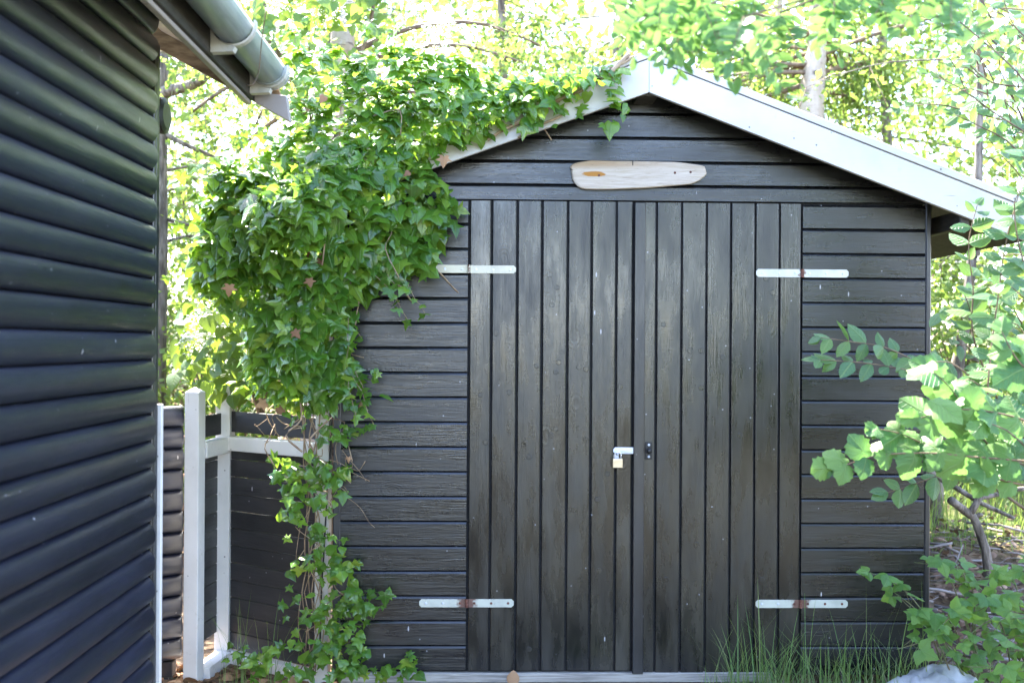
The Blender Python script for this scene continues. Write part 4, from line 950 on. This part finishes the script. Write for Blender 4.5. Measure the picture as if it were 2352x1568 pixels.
# near locust twigs hanging in from a tree right of the camera
def locust():
    base = Vector((3.0, 2.2, -.1)); t = thing('locust_tree', 'blurred light green locust twigs hanging into the top right', 'tree', base)
    trunk = [base, Vector((2.95, 2.25, 1.5)), Vector((2.7, 2.3, 3.0)), Vector((2.4, 2.4, 4.2))]
    tubes('trunk', [(smooth_path(trunk, 4), [.11, .10, .10, .095, .09, .085, .08, .08, .075, .07, .06, .05, .05])], M['bark'], t, base, 12)
    L, P_, N_, T_, S_ = [], [], [], [], []
    starts = [(1500, 20), (1580, 0), (1640, 40), (1720, 20), (1800, 60), (1900, -40), (1960, -10), (2050, -20), (2120, 0), (1590, -20), (1680, -30), (1850, -40), (1990, -30), (2100, -40), (2200, -20), (1740, 60), (1640, 70), (1520, 20), (1690, 70), (1600, 30), (1480, -10), (1940, -60), (1560, -50)]
    for px, py in starts:
        Y = random.uniform(2.3, 3.0); s = P(px+random.uniform(-30, 30), py-30, Y)
        hub = Vector((random.uniform(1.2, 1.7), Y+random.uniform(-.1, .2), s.z+random.uniform(.1, .35))); L.append((smooth_path([hub, (hub+s)/2+Vector((0, 0, .06)), s], 4), .003))
        for _ in range(3):
            d = Vector((random.gauss(-.25, .5), random.gauss(-.1, .35), -.75+random.gauss(0, .25))).normalized(); ln = random.uniform(.10, .19); q = [s+d*ln*i/7+Vector((0, 0, -.03*(i/7)**2)) for i in range(8)]; L.append((q, .0012))
            sd_ = d.cross(Vector((random.gauss(0, .3), -1, .2))).normalized(); nrm = d.cross(sd_)
            for i in range(1, 8):
                for k in ((1, -1) if i < 7 else (1,)):
                    P_.append(q[i]); N_.append(nrm+Vector(rng.normal(0, .25, 3))); T_.append(sd_*k+d*.35 if i < 7 else d); S_.append(random.uniform(.032, .050))
    L.append((smooth_path([Vector(trunk[2]), Vector((2.1, 2.4, 3.3)), Vector((1.4, 2.6, 3.15)), Vector((.8, 2.7, 2.95))], 5), .014))
    tubes('branch', L[-1:], M['twig'], t, base, 6); tubes('twigs', L[:-1], M['twig'], t, base, 5, kind='stuff')
    A = [np.array([list(v) for v in q]) for q in (P_, N_, T_)]
    tv = T([(.14, .06), (.23, .3), (.22, .62), (.13, .88)], curl=.08, fold=.12)
    S_ = np.array(S_); o = np.argsort(-S_); a, b = o[:200], o[200:]
    leaf_objs('locust_leaflet', A[0][a], A[1][a], A[2][a], S_[a], tv, M['locust'], t, 'leaflet')
    link('leaflets', leaves_mesh('leaflets', A[0][b], A[1][b], A[2][b], S_[b], tv, M['locust'], base), t, base)['kind'] = 'stuff'
locust()
# brambles at the lower right
def bramble(label, base, canes, size, n_extra=0):
    base = Vector(base); t = thing('bramble', label, 'bramble', base, 'brambles at the shed corner'); L, out = [], []
    for tip, h in canes:
        tip = Vector(tip); m = (base+tip)/2+Vector((0, -.03, h)); pts = smooth_path([base+Vector((random.gauss(0, .04), random.gauss(0, .04), 0)), m, tip], 8)
        L.append((pts, [.0042*(1-.7*i/len(pts)) for i in range(len(pts))]))
        for i in range(3, len(pts), 2):
            d = Vector((random.gauss(0, .8), random.gauss(-.4, .5), random.gauss(.35, .4))).normalized(); e = pts[i]+d*random.uniform(.03, .09); L.append(([pts[i], e], .0013)); s = size*random.uniform(.6, 1.15)*(1 if i < len(pts)-3 else .55)
            nn = Vector((0, -.55, .9))+Vector(rng.normal(0, .4, 3)); dz = Vector((d.x, d.y-.3, -.15)).normalized(); sd_ = dz.cross(nn).normalized()
            for v in (dz, dz*.25+sd_, dz*.25-sd_): out.append((e, nn+Vector(rng.normal(0, .12, 3)), v, s*(1 if v is dz else .85)))
    tubes('cane', [q for q in L if len(q[0]) > 2], M['greenstem'], t, base, 6, split=True); tubes('leaf_stalks', [q for q in L if len(q[0]) < 3], M['greenstem'], t, base, 4, kind='stuff')
    p, n, ti, s = (np.array([list(q[i]) if i < 3 else q[i] for q in out]) for i in range(4))
    leaf_objs('bramble_leaf', p, n, ti, s, BRAM, M['bramble'], t)
def gp(x, y, Y):  # tip of a cane
    return P(x, y, Y)
bramble('young bramble cane arching in front of the black wall beside the tall grass', (2.02, 4.25, -.05), [(gp(1985, 1310, 4.35), .18), (gp(2040, 1350, 4.3), .12), (gp(2080, 1385, 4.25), .1)], .072)
bramble('bramble clump with broad leaves against the lower right shed corner', (2.18, 4.35, .0), [(gp(2100, 1290, 4.45), .2), (gp(2170, 1290, 4.4), .2), (gp(2200, 1340, 4.3), .2), (gp(2090, 1420, 4.2), .15), (gp(2060, 1490, 4.15), .12), (gp(2150, 1450, 4.1), .2)], .07)
bramble('bramble clump in front of the cut stump', (2.42, 4.4, .0), [(gp(2230, 1330, 4.4), .2), (gp(2290, 1330, 4.4), .2), (gp(2250, 1400, 4.2), .2), (gp(2200, 1480, 4.1), .2), (gp(2280, 1450, 4.1), .2), (gp(2330, 1380, 4.2), .2), (gp(2190, 1400, 4.2), .2)], .072)
bramble('bramble clump at the bottom right edge', (2.35, 3.9, -.05), [(gp(2330, 1460, 3.95), .2), (gp(2290, 1500, 3.9), .16), (gp(2340, 1540, 3.8), .12), (gp(2220, 1530, 3.95), .12), (gp(2345, 1300, 4.0), .25), (gp(2320, 1420, 3.9), .2)], .07)
# ------------------------------------------------------------------ grass
def grass(name, label, base, hgt, bend, wid, mat='grass', lean=None, kind='stuff', cat='grass'):
    k = len(base); nseg = 5; az = rng.uniform(0, 6.28, k); d = np.stack([np.cos(az), np.sin(az), np.zeros(k)], 1)
    if lean is not None: d = d*.5+lean
    sd_ = np.stack([-d[:, 1], d[:, 0], np.zeros(k)], 1); sd_ /= np.maximum(np.linalg.norm(sd_, axis=1, keepdims=True), 1e-6)
    V = np.zeros((k, nseg*2+1, 3)); UV = np.zeros((nseg*2+1, 2))
    for i in range(nseg):
        f = i/nseg; c = base+d*(bend*f*f)[:, None]; c[:, 2] += hgt*(f-.35*(bend/np.maximum(hgt, .01))*f*f*.6)
        wv = (wid*(1-f*.75))[:, None]*sd_; V[:, 2*i] = c-wv; V[:, 2*i+1] = c+wv; UV[2*i:2*i+2] = [[-.3, f], [.3, f]]
    c = base+d*bend[:, None]; c[:, 2] += hgt*(1-.21*bend/np.maximum(hgt, .01)); V[:, -1] = c; UV[-1] = (0, 1)
    f = []
    for i in range(nseg-1): f += [(2*i, 2*i+1, 2*i+3), (2*i, 2*i+3, 2*i+2)]
    f.append((2*nseg-2, 2*nseg-1, 2*nseg)); f = np.array(f); m = nseg*2+1
    Tt = (f[None]+(np.arange(k)*m)[:, None, None]).reshape(-1, 3)
    return tag(link(name, np_mesh(name, V.reshape(-1, 3), Tt, M[mat], np.tile(UV, (k, 1)))), label, cat, kind=kind)
def gbase(x, y): return np.stack([x, y, gz(x, y)-.005], 1)
k = 330; x = np.concatenate([rng.normal(1.16, .07, 100), rng.normal(1.45, .17, 150), rng.normal(1.8, .13, 80)]); y = rng.normal(4.36, .06, k); y = np.minimum(y, 4.50)
grass('tall_grass', 'tall green grass tuft in front of the lower right hinge', gbase(x, y), rng.uniform(.14, .44, k)*np.where(rng.random(k) > .82, 1.35, .9), rng.uniform(.02, .26, k), rng.uniform(.0015, .0036, k))
k = 44; x = np.concatenate([rng.normal(-1.16, .05, 26), rng.normal(-.99, .05, 18)]); y = rng.normal(4.55, .06, k)
grass('tall_grass', 'thin tall grass growing before the dark fence panel', gbase(x, y), rng.uniform(.15, .48, k), rng.uniform(.02, .28, k), rng.uniform(.001, .0024, k))
k = 900; x = rng.uniform(.95, 2.6, k); y = rng.uniform(3.7, 4.48, k)
grass('short_grass', 'ragged short grass along the right foot of the shed', gbase(x, y), rng.uniform(.06, .26, k), rng.uniform(.01, .16, k), rng.uniform(.0012, .003, k))
k = 26; x = np.concatenate([rng.normal(.12, .03, 6), rng.normal(.24, .04, 8), rng.normal(.66, .02, 5), rng.normal(1.0, .05, 7)]); y = rng.normal(4.17, .015, k)
grass('grass_sprigs', 'a few green grass blades along the front of the wooden step', gbase(x, y), rng.uniform(.06, .14, k), rng.uniform(.02, .09, k), rng.uniform(.0015, .003, k))
k = 420; x = rng.normal(1.42, .26, k); y = rng.normal(4.30, .07, k)
grass('dry_grass', 'withered straw coloured grass at the foot of the tall tuft', gbase(x, y), rng.uniform(.05, .19, k), rng.uniform(.03, .14, k), rng.uniform(.0008, .0018, k), 'deadgrass')
k = 2600; x = rng.uniform(2.1, 5.2, k); y = rng.uniform(6.0, 9.5, k)
grass('meadow_grass', 'long pale grass on the bank beyond the brush pile', gbase(x, y), rng.uniform(.15, .5, k), rng.uniform(.05, .3, k), rng.uniform(.002, .005, k))
k = 1500; x = rng.uniform(-6, -1.2, k); y = rng.uniform(7.2, 12, k)
grass('bank_grass', 'sparse grass on the sunny bank behind the log fence', gbase(x, y), rng.uniform(.08, .25, k), rng.uniform(.03, .15, k), rng.uniform(.002, .004, k))
# ------------------------------------------------------------------ stump, fallen branches, brush, litter
def stump():
    a = P(2274, 1330, 5.3); a.z = min(a.z, float(gz(a.x, 5.3))+.02); t = thing('stump', 'sawn off forked sapling stump sticking out of the brush pile', 'stump', a)
    Y = 5.3; q = lambda x, y, dy=0: P(x, y, Y+dy)
    main = smooth_path([a+Vector((.01, 0, -.12)), q(2268, 1290), q(2256, 1240), q(2240, 1195), q(2225, 1172)], 4)
    tubes('trunk', [(main, [.027-.0005*i for i in range(len(main))])], M['bark'], t, a, 12)
    tubes('fork', [([q(2232, 1184), q(2215, 1172), q(2200, 1160, -.02), q(2184, 1148, -.05)], [.023, .022, .021, .022])], M['bark'], t, a, 12)
    tubes('fork', [([q(2228, 1180), q(2240, 1160), q(2252, 1135), q(2262, 1118)], [.022, .018, .018, .019])], M['bark'], t, a, 12)
    tubes('knot', [([q(2240, 1190), q(2250, 1180), q(2256, 1183)], [.014, .012, .010])], M['bark'], t, a, 8)
stump()
fb = smooth_path([P(2128, 1075, 6.0), P(2160, 1098, 6.0), P(2200, 1122, 5.95), P(2250, 1153, 5.9), P(2300, 1176, 5.85), P(2330, 1190, 5.8)], 4)
tag(tubes('fallen_branch', [(fb, [.020-.0005*i for i in range(len(fb))])], M['bark'], None, fb[8], 8), 'bare fallen branch slanting down over the long grass', 'branch')
fb = smooth_path([P(2240, 1146, 5.8), P(2290, 1135, 5.8), P(2340, 1123, 5.8), P(2400, 1118, 5.8)], 4)
tag(tubes('fallen_branch', [(fb, [.014]*len(fb))], M['bark'], None, fb[6], 8), 'thin bare branch lying level at the right edge over the grass', 'branch')
def brush():
    L = []
    for _ in range(420):
        x = random.uniform(2.08, 4.0); y = random.uniform(4.75, 6.2); z = float(gz(x, y))+abs(random.gauss(0, .07)); a = random.uniform(0, math.pi); ln = random.uniform(.06, .45)
        d = Vector((math.cos(a), math.sin(a)*.5, random.gauss(0, .14))); p0 = Vector((x, y, z)); L.append(([p0, p0+d*ln*.5+Vector((0, 0, random.gauss(0, .015))), p0+d*ln], random.choice([.0015, .002, .003, .004, .008])))
    tag(tubes('brush_pile', L, M['oldtwig'], None, (2.8, 5.4, .1), 4), 'heap of dry grey twigs and brush beside the shed wall', 'brush', kind='stuff')
M['oldtwig'] = simple('grey_dead_twig', (.09, .07, .06), (.30, .26, .24), 3, .9)
brush()
def litter(name, label, x, y, s0, s1, mat, lift=.012):
    k = len(x); p = np.stack([x, y, gz(x, y)+rng.random(k)*lift+.004], 1)
    tag(link(name, leaves_mesh(name, p, rnorm(k, .35)+vec((0, 0, 1)), rnorm(k), rng.uniform(s0, s1, k), ROUND, M[mat])), label, 'leaf litter', kind='stuff')
k = 1500; litter('leaf_litter', 'fallen brown leaves under the brush beyond the shed corner', rng.uniform(2.05, 4.2, k), rng.uniform(4.6, 6.6, k), .02, .055, 'litter', .12)
k = 700; litter('leaf_litter', 'brown leaf litter at the foot of the white fence and ivy', rng.uniform(-1.9, -.5, k), rng.uniform(4.2, 4.95, k), .03, .07, 'dryleaf')
k = 5000; litter('leaf_litter', 'sunlit russet leaf litter on the bank behind the log fence', rng.uniform(-7, -1.4, k), rng.uniform(6.5, 12, k), .05, .11, 'dryleaf', .05)
k = 500; litter('leaf_litter', 'old leaves among the grass at the lower right', rng.uniform(.9, 2.6, k), rng.uniform(3.8, 4.55, k), .02, .05, 'litter')
for x_, y_, s, rz_, lab, mt, key in ((1178, 1534, .06, (0, -1, .15), 'curled brown leaf standing against the door sill below the left hinge', 'dryleaf', 0), (1340, 1549, .04, (0, -.5, .8), 'small brown leaf on the step below the middle of the left door', 'dryleaf', 1), (1500, 1551, .035, (0, -.4, .9), 'flat reddish leaf on the step under the cover strip', 'dryleaf', 2), (1605, 1552, .04, (0, -.5, .8), 'pale brown leaf on the step right of the cover strip', 'dryleaf', 0),
                                  (1022, 1545, .055, (0, -.6, .8), 'pale green fallen leaf on the left end of the step', 'bramble', 1), (1085, 1560, .03, (0, -.4, .9), 'tiny brown leaf on the step edge beside the pale green leaf', 'dryleaf', 2)):
    p = P(x_, y_, 4.50 if key == 0 and x_ < 1200 else 4.42); zt = -.044 if p.y > 4.44 else -.052; p.z = zt+.012
    ms = tpl_mesh('fallen_'+mt, ROUND, M[mt]); side, tp_, nn_ = basis(np.array([rz_], float), np.array([[random.gauss(0, .5), -.2, 1 if key == 0 else random.gauss(0, .5)]]))
    o = bpy.data.objects.new('fallen_leaf', ms[key]); COL.objects.link(o); m = (Matrix((side[0], tp_[0], nn_[0])).transposed()*s).to_4x4(); m.translation = p; o.matrix_world = m
    tag(o, lab, 'leaf', 'fallen leaves on the step')
# crumpled plastic sheet at the lower right
def sheet():
    c = P(2140, 1560, 4.2); c.z = -.02; nx, ny = 40, 26; vs, fs = [], []; r = random.Random(3)
    from mathutils import noise as mn
    for j in range(ny):
        for i in range(nx):
            u, v = 2*i/(nx-1)-1, 2*j/(ny-1)-1; rr = min(1, math.hypot(u, v)); q = Vector((u*1.9, v*1.6, 3.1))
            h = .12*(1-rr**2.2)*(.8+.3*math.sin(3.1*u+1.3*v))+.036*mn.ridged_multi_fractal(q*1.5, 1, 2, 4, 1, 2)*(1-rr*.6); vs.append((u*.30, v*.20, h))
    for j in range(ny-1):
        for i in range(nx-1): a = j*nx+i; fs.append((a, a+1, a+nx+1, a+nx))
    me = mesh('plastic_sheet', vs, fs, M['plastic'], True); tag(link('plastic_sheet', me, None, c), 'crumpled pale grey plastic sheet half buried in grass at the bottom right', 'plastic sheet')
sheet()
